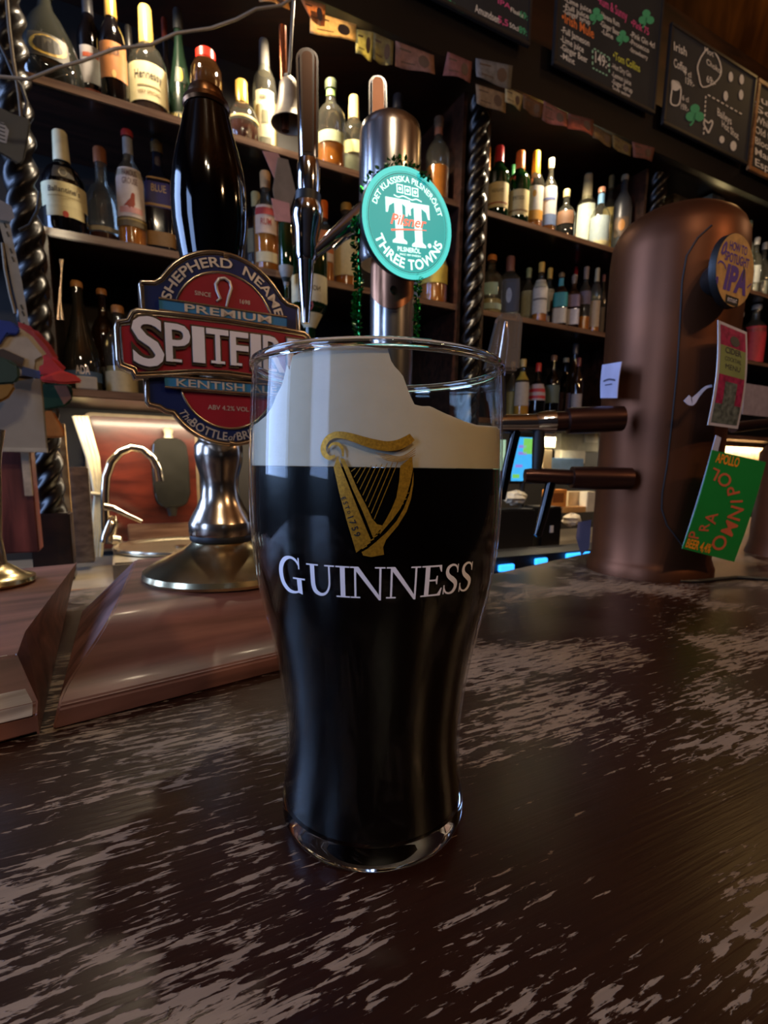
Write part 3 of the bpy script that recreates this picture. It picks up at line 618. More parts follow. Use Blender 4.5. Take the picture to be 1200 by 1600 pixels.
# tap on the left of the head
tp = lambda x, y, D=.452: on_plane(x, y, (0, D, 0), np.array([0, 1.0, 0]))
def stack(seq, name, m, par, D=.452, seg=28):
    pts = [tp(x, y, D) for x, y, _ in seq]; k = [depth(p)/FPX for p in pts]
    return MB().tube(pts, [r*kk for (_, _, r), kk in zip(seq, k)], seg).build(name, m, par, smooth=50)
stack([(481, 318, 4), (481, 319, 21), (481, 330, 24), (480, 345, 24), (480, 360, 20), (479, 375, 18), (479, 400, 17), (479, 408, 14)], 'tap_body', M_chrome, tt_)
stack([(482, 303, 10), (482, 304, 20), (481, 318, 20), (481, 319, 10)], 'tap_collar', M_blackmat, tt_)
stack([(478, 404, 13), (478, 440, 11), (478, 480, 7.5), (478, 505, 5.5)], 'tap_nozzle', M_chrome, tt_)
stack([(482, 304, 17), (482, 290, 18), (482, 262, 18), (482, 252, 16)], 'lever_socket', M_chrome, tt_)
paddle((480, 482), 78, 254, 30, 34, .452, .011, M_chrome, 'lever', tt_, dark=mat('lever_bronze', '#3a2a22', 0.2, 0.9), inl=.3)
MB().tube([tp(492, 395), tp(520, 372, .455), tp(548, 352, .458), tp(572, 335, .462)], [.0042, .0060, .0085, .0105], 20).build('tap_arm', M_chrome, tt_, smooth=50)
MB().tube([tp(520, 388), tp(545, 365, .456), tp(558, 350, .46)], .0022, 10).build('tap_stay', M_chrome, tt_, smooth=50)
# green tinsel garland behind the sign
gar = thing('tinsel_garland', 'shiny green clover tinsel garland draped over the steel tower', 'garland', (hx, TY-.03, .20))
M_tin = mat('green_foil', '#0c7a34', 0.18, 0.75, var=0.3)
def leaflets(pts, n, r, name):
    mb = MB()
    for i in range(n):
        t = i/(n-1)*(len(pts)-1); k = min(int(t), len(pts)-2); q = pts[k]+(pts[k+1]-pts[k])*(t-k)
        for j in range(4):
            v = Vector((random.uniform(-1, 1), random.uniform(-1, 1), random.uniform(-1, 1))).normalized(); w_ = v.orthogonal().normalized(); c0 = Vector(q)+v*r*.8
            x_ = v.cross(w_); mb.add([c0-v*r*.7, c0+w_*r*.55, c0+v*r*.6+x_*r*.2, c0-w_*r*.55], [(0, 1, 2, 3)])
    o = mb.build(name, M_tin, gar); o['kind'] = 'stuff'; return o
leaflets([tp(556, 345, .436), tp(555, 400, .436), tp(560, 450, .436), tp(556, 480, .436), tp(558, 522, .436)], 44, .0038, 'left_strand')
leaflets([tp(654, 425, .436), tp(652, 470, .436), tp(650, 525, .436)], 26, .0032, 'right_strand')
leaflets([tp(566, 305, .432), tp(580, 275, .432), tp(612, 252, .432), tp(628, 250, .432), tp(650, 262, .436), tp(668, 275, .432)], 26, .0034, 'top_strand')
MB().tube([tp(563, 330, .436), tp(560, 400, .436), tp(563, 450, .436), tp(560, 522, .436)], .0008, 6).build('garland_thread', M_tin, gar)

# ================================================================== copper tower
CTX, CTY = 0.343, 0.655
ct = thing('copper_tower', 'stout brown copper beer tower with domed shoulder and taps', 'beer tower', (CTX, CTY, 0))
CP = [(0, 0.0), (.0740, 0.0), (.0740, .010), (.0715, .016), (.0693, .022), (.0695, .073), (.0701, .157), (.0714, .237), (.0728, .315), (.0729, .375), (.0714, .3934), (.0664, .4050), (.0597, .4130), (.0480, .4205), (.0364, .4250), (.02, .4290), (0, .4300)]
lathe_at(CP, CTX, CTY, M_copper, 'tower_shell', ct, 72, 40)
def on_tower(x, y, off=0.0):
    d = ray(x, y); a = d[0]**2+d[1]**2; r = .071
    for _ in range(8):
        bq = -CTX*d[0]-CTY*d[1]; cq = CTX**2+CTY**2-r*r; q = bq*bq-a*cq; t = (-bq-math.sqrt(max(q, 0)))/a; z = HC+t*d[2]
        r = float(np.interp(min(max(z, .03), .42), [p[1] for p in CP[4:]], [p[0] for p in CP[4:]]))+off
    return CAM+d*t
seam = [(1112, 352), (1090, 372), (1073, 400), (1066, 440), (1063, 500), (1058, 580), (1050, 660), (1042, 730), (1035, 770), (1034, 795), (1042, 820), (1066, 852)]
MB().tube([on_tower(*p, .0002) for p in seam], .0010, 8).build('panel_seam', mat('dark_seam', '#150a06', 0.7), ct, smooth=60)
# dispense fittings on the bartender side
cp = lambda x, y, D=.60: on_plane(x, y, (0, D, 0), np.array([0, 1.0, 0]))
def ctube(seq, name, m, D=.60, seg=20):
    pts = [cp(x, y, D) for x, y, _ in seq]; return MB().tube(pts, [r*depth(p)/FPX for (_, _, r), p in zip(seq, pts)], seg).build(name, m, ct, smooth=50)
M_bronze = mat('dark_bronze', '#4a3028', 0.3, 0.85)
ctube([(770, 662, 14), (840, 661, 14)], 'tap_pipe', M_chrome); ctube([(838, 661, 15), (848, 660, 17), (866, 659, 18), (868, 659, 14)], 'pipe_coupling', M_chrome)
ctube([(866, 659, 15), (884, 658, 15), (886, 658, 20), (896, 657, 20), (950, 655, 20), (972, 654, 19)], 'pipe_sleeve', M_bronze)
ctube([(818, 743, 3), (820, 743, 10), (832, 743, 12), (892, 746, 12), (893, 746, 17), (932, 747, 18), (985, 748, 17)], 'tap_pipe', M_bronze)
ctube([(842, 672, 9), (841, 705, 9.5), (838, 742, 7)], 'spout', M_blackmat); ctube([(862, 748, 8), (852, 790, 8), (840, 836, 6.5), (838, 838, 3)], 'lever', M_blackgloss)
ctube([(806, 674, 8), (795, 720, 8), (783, 780, 7)], 'lever', M_blackgloss)
ctube([(781, 588, 8), (782, 612, 8.5), (784, 650, 7)], 'lever_stem', M_blackmat)
ac = [cp(x, y, .60) for x, y in ((778, 492), (814, 494), (808, 582), (756, 580))]; nrm_ = np.array([0, .012, 0])
mb = MB(); mb.add([p-nrm_ for p in ac]+[p+nrm_ for p in ac], [(0, 1, 2, 3), (7, 6, 5, 4), (0, 4, 5, 1), (1, 5, 6, 2), (2, 6, 7, 3), (3, 7, 4, 0)]); mb.build('acrylic_lever', thin_glass('clear_acrylic', '#e9e2dc', 0.06, 2.5, body='#b9a99a', bodyfac=0.25), ct, bevel=.003)
ctube([(791, 502, 3), (789, 530, 7), (785, 560, 8), (782, 590, 7)], 'lever_core', M_chrome)
# round lens badge on the guest side
LC = cp(1149, 423, .555); RL = 0.0347; la = np.array([math.sin(math.radians(61)), math.cos(math.radians(61)), 0]); ln = np.array([math.cos(math.radians(61)), -math.sin(math.radians(61)), 0])
lfn = lambda a, c, d=0: LC+la*(a*RL)+Z3*(c*RL)+ln*(d*.001)
rows = [[lfn(r*math.cos(2*math.pi*i/56), r*math.sin(2*math.pi*i/56), d) for i in range(56)] for r, d in ((0, -9), (.9, -9), (1.0, -7), (1.0, -1), (.98, 0), (0, 0))]
lens = MB(); lens.grid(rows, closed=True); lens = lens.build('lens_housing', M_blackmat, ct, smooth=40)
M_kraft = mat('kraft_print', '#b08448', 0.6, var=0.25, scale=120); M_purple = mat('purple_print', '#4a2c7e', 0.6)
lu = lambda a, c, z=0: lfn(a, c, .35)
mb = MB(); disc(mb, 0, 0, .98, lambda a, c, z=0: lfn(a, c, .12), 56); mb.build('lens_face', M_kraft, lens)
mb = MB(); text(mb, 'HOW TO', .22, lu, .03, .50, bold=.02, width=.92); text(mb, 'SPOTLIGHT', .24, lu, .02, .18, bold=.02, width=1.28); text(mb, 'IPA', .62, lu, .05, -.55, bold=.05, shear=.22, width=1.2)
ribbon(mb, [(-.80, .30), (-.72, .52), (-.60, .62), (-.62, .40), (-.78, .30)], .07, lu); ribbon(mb, [(-.92, .02), (-.80, .10), (-.6, .06), (-.5, -.05)], .05, lu); ribbon(mb, [(-.92, -.42), (-.86, -.34), (-.86, -.5)], .08, lu); ribbon(mb, [(.70, -.35), (.9, -.2)], .04, lu)
mb.build('lens_lettering', M_purple, lens)
mb = MB(); poly(mb, [(-.36, -.93), (.32, -.95), (.32, -.72), (-.36, -.70)], lambda a, c, z=0: lfn(a, c, .45)); mb.build('lens_plate', M_blk, lens)
mb = MB(); text(mb, 'SPOTLIGHT', .10, lambda a, c, z=0: lfn(a, c, .6), -.02, -.87, width=.5); mb.build('plate_lettering', M_wprint, lens)
MB().tube([LC-ln*.008, np.array([CTX, CTY, LC[2]])+(LC-np.array([CTX, CTY, LC[2]]))*.60], [.018, .014], 20).build('lens_stem', M_blackmat, ct, smooth=40)
# laminated strip menu, hanging beside the tower
def card(name, label, cat, corners, D, m, thick=.0008, seg=10, bow=.004, group=None):
    """thin hanging card: corners TL TR BR BL in pixels at distance D (per corner)"""
    P = [on_plane(x, y, (0, d_, 0), np.array([0, 1.0, 0])) for (x, y), d_ in zip(corners, D)]
    nn = np.cross(P[1]-P[0], P[3]-P[0]); nn /= np.linalg.norm(nn)
    if nn[1] > 0: nn = -nn
    def f_(a, c, d=0):
        p = (P[0]*(1-a)+P[1]*a)*(1-c)+(P[3]*(1-a)+P[2]*a)*c; return p+nn*(d+bow*math.sin(math.pi*c))
    t = thing(name, label, cat, P[2], group=group)
    rows = [[f_(i/6, j/seg, 0) for i in range(7)] for j in range(seg+1)]; r2 = [[f_(i/6, j/seg, -thick) for i in range(7)] for j in range(seg+1)]
    mb = MB(); mb.grid(rows); mb.grid(r2)
    rim_ = [rows[0][i] for i in range(7)]+[rows[j][6] for j in range(1, seg+1)]+[rows[seg][i] for i in range(5, -1, -1)]+[rows[j][0] for j in range(seg-1, 0, -1)]
    rim2 = [r2[0][i] for i in range(7)]+[r2[j][6] for j in range(1, seg+1)]+[r2[seg][i] for i in range(5, -1, -1)]+[r2[j][0] for j in range(seg-1, 0, -1)]
    mb.grid([rim_, rim2], closed=True); mb.build('sheet', m, t, smooth=30)
    return t, f_
M_lam = mat('laminate_white', '#b7aaa6', 0.15, coat=0.6)
sm_, f_ = card('strip_menu', 'tall laminated strip menu in crimson and olive beside the copper tower', 'menu', [(1122, 500), (1167, 519), (1153, 670), (1106, 664)], (.555, .575, .575, .555), M_lam)
sub = lambda x0, x1, y0, y1, d=.0003: [[f_(x0+(x1-x0)*i/6, y0+(y1-y0)*j/6, d) for i in range(7)] for j in range(7)]
for y0_, y1_ in ((.03, .22), (.50, .78)): MB().grid(sub(.07, .93, y0_, y1_)).build('crimson_print', mat('crimson_print', '#8e2440', 0.3, coat=.4, var=.4, scale=160), sm_)
mb = MB(); mb.grid(sub(.07, .93, .22, .50)); mb.build('olive_print', mat('olive_print', '#7c8048', 0.3, coat=.4), sm_)
for q_ in ((.07, .93, .78, .97), (.3, .7, .56, .78, .0005)): MB().grid(sub(*q_)).build('grey_print', mat('grey_print', '#5a5c50', 0.3, coat=.4, var=.6, scale=220), sm_)
mb = MB(); ff = lambda a, c, d=0: f_(a, c, .0006); text(mb, 'CIDER', -.055, ff, .5, .285, bold=.02, width=.55); text(mb, 'COCKTAIL', -.04, ff, .5, .36, width=.55); text(mb, 'MENU', -.05, ff, .5, .44, width=.5); disc(mb, .55, .15, .16, ff, 20, ry=.05); mb.build('strip_lettering', mat('ink_grey', '#3a3530', .5), sm_)
# green beer card
gc, f_ = card('green_beer_card', 'bright green tap card with orange and red lettering beside the tower', 'card', [(1113, 703), (1197, 722), (1147, 878), (1066, 857)], (.545, .575, .575, .545), mat('green_card', '#0b7a2c', 0.45, var=.04), bow=.002)
ff = lambda a, c, d=0: f_(a, c, .0005)
for s_, x_, y_, w_ in (('APOLLO', .30, .105, .42), ('BEER 4,4%', .26, .975, .46)): text(MB(), s_, -.085, ff, x_, y_, bold=.03, width=w_).build('orange_lettering', mat('orange_print', '#e08a1c', .5), gc)
mb = MB(); rd = [('O', .66, .86, 3.5, .25), ('M', .74, .70, 3.55, .24), ('N', .76, .54, 3.4, .24), ('I', .70, .42, 3.1, .22), ('P', .58, .32, 2.9, .22), ('O', .36, .23, 2.4, .22), ('L', .14, .20, 2.0, .20), ('A', .34, .64, 3.3, .20), ('R', .26, .74, 3.2, .17), ('P', .14, .84, 3.3, .18)]
for ch, x, y, ang_, h in rd:
    q = ang_+math.pi/2*0; ca_, sa_ = math.cos(ang_+1.35), math.sin(ang_+1.35)
    text(mb, ch, h*1.0, (lambda a, c, d=0, x=x, y=y, ca_=ca_, sa_=sa_: ff(x+(a*ca_+(c-.06)*sa_)*1.0, y+(a*sa_-(c-.06)*ca_)*.55)), 0, 0, bold=.012)
mb.build('red_lettering', mat('brick_red_print', '#c05a38', .5), gc)
wc, f_ = card('folded_card', 'white card edge folded behind the green tap card', 'card', [(1119, 680), (1127, 684), (1080, 858), (1066, 857)], (.552, .556, .556, .552), mat('white_card', '#a7a3b2', .6), bow=.001)
# small note on the tower's left flank and tape strip
note, f_ = card('paper_note', 'small white paper note taped to the copper tower', 'note', [(941, 570), (971, 565), (964, 622), (938, 622)], (.640, .600, .600, .640), mat('pale_paper', '#b9b4cc', .7), bow=.001)
mb = MB(); ff = lambda a, c, d=0: f_(a, c, .0006); ribbon(mb, [(.2, .5), (.5, .46), (.85, .5)], .05, ff); ribbon(mb, [(.3, .62), (.7, .60)], .03, ff); mb.build('pencil_mark', mat('pencil', '#4a4658', .7), note)
tg = thing('paper_tag', 'curled white paper tag sticking out from the strip menu', 'tag', cp(1078, 622, .56))
mb = MB(); ribbon(mb, [(1072, 622), (1080, 628), (1090, 618), (1102, 606), (1112, 603)], [12, 12, 6, 4, 4], lambda x, y, d=0: cp(x, y, .562)); o = mb.build('tag_strip', mat('white_tag', '#b7aeb8', .7), tg)
sd = o.modifiers.new('thickness', 'SOLIDIFY'); sd.thickness = .0008
# black cable on the bar behind the tower foot
mb = MB(); mb.tube([on_z(x, y, .0022) for x, y in ((1062, 908), (1090, 908), (1120, 905), (1150, 902), (1200, 905), (1260, 900))], .0022, 8); tag(mb.build('power_cable', M_blackmat), 'thin black power cord lying on the bar by the copper tower', 'cord')
# ================================================================== back bar
KF, KB = 1.80, 2.18          # shelf front edge, back panel
S1, S2, S3, CT = 1.150, 0.775, 0.345, -0.215
M_shelf = wood('shelf_mahogany', '#1a0b06', '#3a1f14', 0.4, angle=-(math.pi/2-A0), scale=(3, 40, 40))
M_lip = wood('shelf_lip', '#5b3a28', '#8a6a52', 0.4, angle=-(math.pi/2-A0), scale=(5, 60, 60))
M_twist = mat('black_twist_lacquer', '#0b0605', 0.3, coat=0.0, spec=0.35, var=0.2)
M_backp = mat('dark_back_panel', '#0c0705', 0.6, var=0.3, scale=6)
bb = thing('back_bar', 'tall dark back bar shelving with twisted columns behind the bar', 'back bar', tuple(G(1.3, 2.0, ZF)))
def gbox(name, a, b, m, par=None, bevel=0.0): return MB().box(a, b, lambda u, w, z: G(u, w, z)).build(name, m, par, bevel=bevel)
gbox('back_panel', (-1.4, KB, ZF), (5.2, KB+.03, 1.599), M_backp, bb)
BAYS = ((-0.42, 1.235), (1.365, 2.275), (2.415, 4.6))
for (u0, u1) in BAYS:
    for zt in (S1, S2, S3):
        sh = gbox('shelf', (u0, KF+.004, zt-.024), (u1, KB, zt), M_shelf, bb); gbox('shelf_lip', (u0, KF, zt-.022), (u1, KF+.004, zt-.002), M_lip, sh)
for (u0, u1, z0, z1) in ((-.150, -.135, S3, S2-.024), (1.235, 1.250, S3-.024, 1.52), (1.350, 1.365, S3-.024, 1.52), (2.275, 2.29, S3-.024, 1.52), (2.40, 2.415, S3-.024, 1.52)):
    gbox('upright', (u0, KF-.01, z0), (u1, KB, z1), M_shelf, bb)
def twist(uc, w, z0, z1, R=.035, name='twisted_column'):
    rows = []; n = int((z1-z0)/.006)
    for i in range(n+1):
        z = z0+(z1-z0)*i/n; row = []
        for j in range(28):
            f = 2*math.pi*j/28; r = R*(1+.2*math.cos(3*f-2*math.pi*(z-z0)/.07)) ; row.append(G(uc+r*math.cos(f), w+r*math.sin(f), z))
        rows.append(row)
    mb = MB(); mb.grid(rows, closed=True, caps=True); return mb.build(name, M_twist, bb, smooth=60)
for uc in (-.182, 1.297, 2.345): 
    twist(uc, 1.775, CT+.20, 1.50)
    gbox('column_foot', (uc-.05, 1.73, CT+.0006), (uc+.05, 1.82, CT+.20), M_dark, bb, .004)
# work counter
ctr = thing('work_counter', 'low work counter with brown wooden edge under the shelves', 'counter', tuple(G(1.3, 1.8, ZF)))
gbox('counter_top', (-.85, 1.60, CT-.04), (4.8, KB-.001, CT), mat('counter_steel', '#a89a86', 0.35, 0.6, var=.1), ctr)
gbox('counter_edge', (-.85, 1.575, CT-.045), (4.8, 1.60, CT+.002), wood('counter_edge_oak', '#5a2f12', '#a0622c', 0.4, angle=-(math.pi/2-A0), scale=(4, 50, 50)), ctr, .003)
gbox('counter_base', (-.85, 1.70, ZF), (4.8, KB-.001, CT-.04), M_dark, ctr)
# canopy over the shelves
cn = thing('canopy', 'dark overhanging canopy above the back bar shelves', 'canopy', tuple(G(1.3, 1.9, 1.5)))
gbox('soffit', (-1.4, 1.70, 1.60), (5.2, KB+.03, 1.64), M_dark, cn); gbox('fascia', (-1.4, 1.69, 1.52), (5.2, 1.72, 1.70), mat('canopy_black', '#0b0705', 0.4, var=.2), cn)
gbox('upper_back', (-1.4, 2.05, 1.64), (5.2, 2.09, 2.0), wood('upper_panel', '#3a1f0a', '#5c3614', .45, angle=-(math.pi/2-A0), scale=(2, 20, 20)), cn)
for i, uu in enumerate((0.12, 0.62, 1.75, 3.0)):      # spot housings
    MB().lathe([(0, 0), (.022, 0), (.025, .03), (.02, .05), (0, .05)], 20, tuple(G(uu, 1.765, 1.572))).build('spot_housing', M_blackmat, cn, smooth=40)

# ------------------------------------------------------------------ banknotes pinned along the fascia
NOTES = [((397, -20), (448, 0), (452, 18), (405, 5), '#c9a26a', 'creased orange banknote'), ((468, -2), (508, 10), (506, 44), (484, 38), '#b08358', 'brown banknote, folded'), ((484, 18), (556, 40), (556, 66), (483, 54), '#c9b184', 'cream banknote with dark print'), ((556, 47), (583, 52), (582, 94), (555, 84), '#bdb478', 'yellow green banknote, half folded'), ((583, 52), (614, 66), (612, 103), (582, 93), '#8f8458', 'olive banknote turned away'), ((617, 65), (677, 88), (676, 121), (619, 101), '#a57a68', 'dusty pink banknote'), ((698, 82), (736, 98), (733, 132), (692, 118), '#a06a62', 'rose banknote with curled corner'), ((742, 92), (800, 104), (796, 142), (740, 124), '#8e8a86', 'grey printed banknote'), ((742, 132), (790, 148), (789, 178), (742, 164), '#a48c6e', 'tan banknote with column print'), ((788, 136), (816, 150), (815, 172), (788, 160), '#c8b684', 'pale yellow banknote scrap'), ((816, 148), (848, 164), (845, 184), (816, 170), '#7d5a3c', 'brown banknote strip'), ((848, 158), (884, 178), (882, 202), (848, 186), '#98685a', 'reddish banknote strip'), ((886, 178), (926, 188), (924, 216), (888, 200), '#7c5142', 'dark red banknote with folded corner'), ((926, 196), (956, 214), (952, 232), (922, 218), '#6d5b40', 'dark olive banknote strip'), ((955, 210), (986, 228), (983, 246), (953, 232), '#86764c', 'green gold banknote strip'), ((986, 222), (1022, 232), (1020, 252), (988, 246), '#8d5e50', 'copper coloured banknote near the right column')]
M_ink = mat('note_ink', '#5a4636', .8)
for i, (a, b, c, d, col, lab) in enumerate(NOTES):
    P = [on_w(*q, 1.686) for q in (a, b, c, d)]; t = thing('banknote', lab+' pinned to the canopy edge', 'banknote', P[3], group='banknotes along the canopy')
    rows = []
    for j in range(7):
        s = j/6; row = []
        for k in range(7):
            q = k/6; p = (P[0]*(1-q)+P[1]*q)*(1-s)+(P[3]*(1-q)+P[2]*q)*s; row.append(p-W2*(.004+.008*math.sin(2.2*q+i)*s+.006*math.sin(5*q+2*i)*s*s))
        rows.append(row)
    mb = MB(); mb.grid(rows); o = mb.build('paper', paper('note_%d' % i, col), t, smooth=60); sd = o.modifiers.new('thickness', 'SOLIDIFY'); sd.thickness = .0006
    def nf(q, s, d=0, P=P, i=i):
        p = (P[0]*(1-q)+P[1]*q)*(1-s)+(P[3]*(1-q)+P[2]*q)*s; return p-W2*(.0052+.008*math.sin(2.2*q+i)*s+.006*math.sin(5*q+2*i)*s*s)
    mb = MB(); ribbon(mb, [(.1, .25), (.4, .25)], .08, nf, 3); ribbon(mb, [(.15, .75), (.5, .75)], .05, nf, 3)
    poly(mb, circle_pts(.72, .5, .14, 16, ry=.3), nf); mb.build('print', M_ink, t)['kind'] = 'stuff'

# ------------------------------------------------------------------ chalkboards
M_slate = mat('chalk_slate', '#242628', 0.75, var=.25, scale=5); M_slate2 = mat('chalk_slate_bluish', '#262a30', 0.7, var=.25, scale=5)
M_fblack = mat('board_frame_black', '#2b2724', 0.45, var=.15); M_fwood = wood('board_frame_pine', '#7a4f2a', '#b07d4a', .5)
CH = {k: mat('chalk_'+k, v, .85, var=.15, scale=300) for k, v in dict(white='#e8e4d8', pink='#e0588e', orange='#f0843c', green='#4fb07a', yellow='#d8dc50', mint='#9fd8b4', red='#d05a50').items()}
KBD = 1.66
def board(label, bl, br_, tl_y, frame_m, slate, fw=.014):
    """bl, br_ = lower corners in pixels; tl_y = upper left pixel row"""
    u0, z0 = uz(bl[0], bl[1], KBD); u1, z1b = uz(br_[0], br_[1], KBD); z0 = (z0+z1b)/2; _, zt = uz(bl[0], tl_y, KBD)
    W_, H_ = u1-u0, zt-z0; t = thing('chalkboard', label, 'chalkboard', tuple(G((u0+u1)/2, KBD, z0)), group=None)
    f = lambda a, c, d=0: G(u0+a, KBD-d, z0+c)
    MB().box((fw*.6, fw*.6, -.006), (W_-fw*.6, H_-fw*.6, .004), f).build('slate', slate, t)
    for (a0, a1, c0, c1) in ((0, W_, 0, fw), (0, W_, H_-fw, H_), (0, fw, fw, H_-fw), (W_-fw, W_, fw, H_-fw)): MB().box((a0, c0, -.008), (a1, c1, .008), f).build('frame_rail', frame_m, t, bevel=.002)
    return t, f, W_, H_
def px_fn(f_u=None): return lambda x, y, d=0: on_w(x, y, KBD-.0052)
def chalk(t, items):
    """items: (colour, text, x, y, h px, slope, width px); pixel layout on the board face"""
    for (c, s, x, y, h, sl, wd) in items:
        mb_ = MB(); text(mb_, s, -h, (lambda a, b, d=0, x=x, y=y, sl=sl: on_w(x+a, y+b+a*sl, KBD-.0052)), 0, 0, align='L', bold=.012, width=wd); mb_.build('chalk_line', CH[c], t)
t1, f1, w1_, h1_ = board('black chalkboard with price list, cut off at the top', (640, -28), (826, 82), -170, M_fblack, M_slate)
chalk(t1, [('green', 'Gin', 690, 2, 9, .55, 34), ('white', 'Amundsen', 742, 18, 12, .5, 38), ('pink', 'IPA', 778, 5, 8, .5, 20), ('pink', '5,5', 778, 34, 10, .5, 16), ('white', 'Flaska', 798, 18, 7, .5, 20), ('green', '69:-', 812, 26, 10, .5, 16), ('white', '50cl', 796, 42, 7, .5, 14), ('green', '89:-', 811, 50, 10, .5, 16)])
t2, f2, w2_, h2_ = board('black chalkboard listing cocktails in coloured chalk with green clovers', (863, 96), (1021, 184), -160, M_fblack, M_slate)
chalk(t2, [('white', '-Lime juice', 882, 2, 8, .45, 42), ('white', '-Full juice', 880, 12, 8, .45, 40), ('white', '-Ginger syrup', 880, 20, 8, .45, 42), ('orange', '•Irish Mule', 878, 33, 15, .55, 50), ('white', '-Full Jameson', 877, 50, 10, .52, 44), ('white', '-Lime juice', 876, 64, 10, .52, 36), ('white', '-Ginger Beer', 876, 77, 10, .52, 42), ('white', '-Mint', 876, 90, 9, .52, 22),
           ('pink', '•Rum & Sunny', 934, 5, 14, .6, 46), ('white', '-Havana Rum', 938, 26, 9, .55, 30), ('white', '-Ginger Beer', 938, 40, 9, .55, 30), ('white', '-Lime', 940, 52, 8, .55, 18), ('pink', '•Pink 75', 986, 40, 11, .55, 28), ('white', '-Pink Gin 4cl', 985, 57, 9, .5, 38), ('white', '-Prosecco', 984, 68, 8, .5, 30), ('white', '-Strawberry', 984, 80, 7, .5, 28),
           ('white', '149:-', 930, 97, 17, .55, 22), ('yellow', '•Tom Collins', 958, 92, 12, .5, 42), ('white', '-Hot Dry Gin', 956, 106, 8, .5, 30), ('white', '-Lemon juice', 956, 119, 8, .5, 30), ('white', '-Sugar Syrup', 956, 130, 8, .5, 32), ('white', ' Soda water', 957, 140, 7, .5, 28)])
def clover(mb, x, y, r, fn, stem=True):
    for q in (90, 210, 330): disc(mb, x+r*.62*math.cos(math.radians(q)), y-r*.62*math.sin(math.radians(q)), r*.58, fn, 14)
    if stem: ribbon(mb, [(x, y), (x-r*.2, y+r*.9), (x-r*.6, y+r*1.4)], r*.22, fn, 3)
pf_ = lambda x, y, d=0: on_w(x, y, KBD-.0056)
for (x, y, r) in ((932, 24, 10), (973, 58, 9), (1010, 28, 11)):
    mb = MB(); clover(mb, x, y, r, pf_); mb.build('chalk_clover', CH['green'], t2)
mb = MB()
for i in range(5):
    for (x, y) in ((928+5*i, 76+3*i), (926+5*i, 106+2.6*i)): ribbon(mb, [(x, y), (x+3, y+1.6)], 2, pf_, 2)
for i in range(3):
    for x, y0 in ((926, 78), (952, 90)): ribbon(mb, [(x, y0+9*i), (x, y0+9*i+5)], 2, pf_, 2)
mb.build('chalk_price_box', CH['mint'], t2)['kind'] = 'stuff'
t3, f3, w3_, h3_ = board('black chalkboard with clover, heart and Irish coffee drawing', (1034, 195), (1166, 258), 26, M_fblack, M_slate2)
chalk(t3, [('white', 'Irish', 1053, 78, 13, .5, 20), ('white', 'Coffee', 1053, 104, 13, .5, 20), ('white', '4 cl', 1068, 116, 9, .5, 12), ('white', '139:-', 1071, 130, 10, .5, 14), ('white', '6 cl', 1066, 156, 8, .4, 10), ('white', '159:-', 1064, 170, 9, .4, 12), ('white', 'Baileys', 1121, 180, 12, .7, 22), ('white', 'Hot Shot', 1128, 198, 11, .8, 26), ('white', 'Hot', 1101, 82, 9, .5, 14), ('white', 'Choko', 1104, 100, 9, .7, 22), ('white', '69:-', 1104, 128, 11, .5, 14)])
mb = MB(); clover(mb, 1086, 178, 13, pf_); mb.build('chalk_clover', CH['green'], t3)
mb = MB(); ribbon(mb, [(1107, 208), (1100, 194), (1102, 188), (1107, 192), (1112, 188), (1113, 194), (1107, 208)], 2.4, pf_, 3)
ribbon(mb, [(1050, 128), (1052, 126), (1060, 130), (1064, 140), (1062, 160), (1056, 165), (1048, 160), (1050, 140), (1050, 128)], 2.2, pf_, 3); poly(mb, circle_pts(1056, 134, 7, 14, ry=8), pf_)
ribbon(mb, [(1095, 90), (1108, 74), (1122, 90), (1127, 112), (1118, 128), (1098, 136), (1092, 118), (1090, 104), (1095, 90)], 2, pf_, 3)
for (x, y) in ((1142, 120), (1159, 124), (1134, 150), (1158, 148)): poly(mb, circle_pts(x, y, 3.6, 12, ry=8), pf_)
for i in range(9): ribbon(mb, [(1103-i*.4, 150+7*i), (1102.6-i*.4, 154+7*i)], 2, pf_, 2)
for i in range(8): ribbon(mb, [(1106+7*i, 148+4*i), (1110+7*i, 150.4+4*i)], 2, pf_, 2)
disc(mb, 1146, 228, 5, pf_, 10, ry=8); disc(mb, 1128, 218, 4, pf_, 10, ry=6); mb.build('chalk_drawing', CH['white'], t3)['kind'] = 'stuff'
t4, f4, w4_, h4_ = board('pine framed chalkboard with dense white handwriting', (1168, 264), (1300, 330), 112, M_fwood, M_slate, fw=.02)
chalk(t4, [('white', s, 1180, 156+17*i, 11, .5, 60) for i, s in enumerate(['Juleps', 'Sour', 'Whisky sour', 'Old fashioned', 'Bloody Mary', 'Margarita', 'Espresso'])])

# ------------------------------------------------------------------ loose cable looping across the top left
mb = MB(); mb.tube([on_w(x, y, 1.50) for x, y in ((-20, 118), (45, 124), (90, 106), (130, 95), (180, 76), (235, 70), (275, 52), (330, 44), (370, 30), (400, 14), (440, 8), (470, -12))], .0035, 8)
tag(mb.build('hanging_cable', mat('grey_cable', '#8a857c', .35, var=.3, scale=8)), 'thin grey cable looping across the bottles towards the canopy', 'cable')
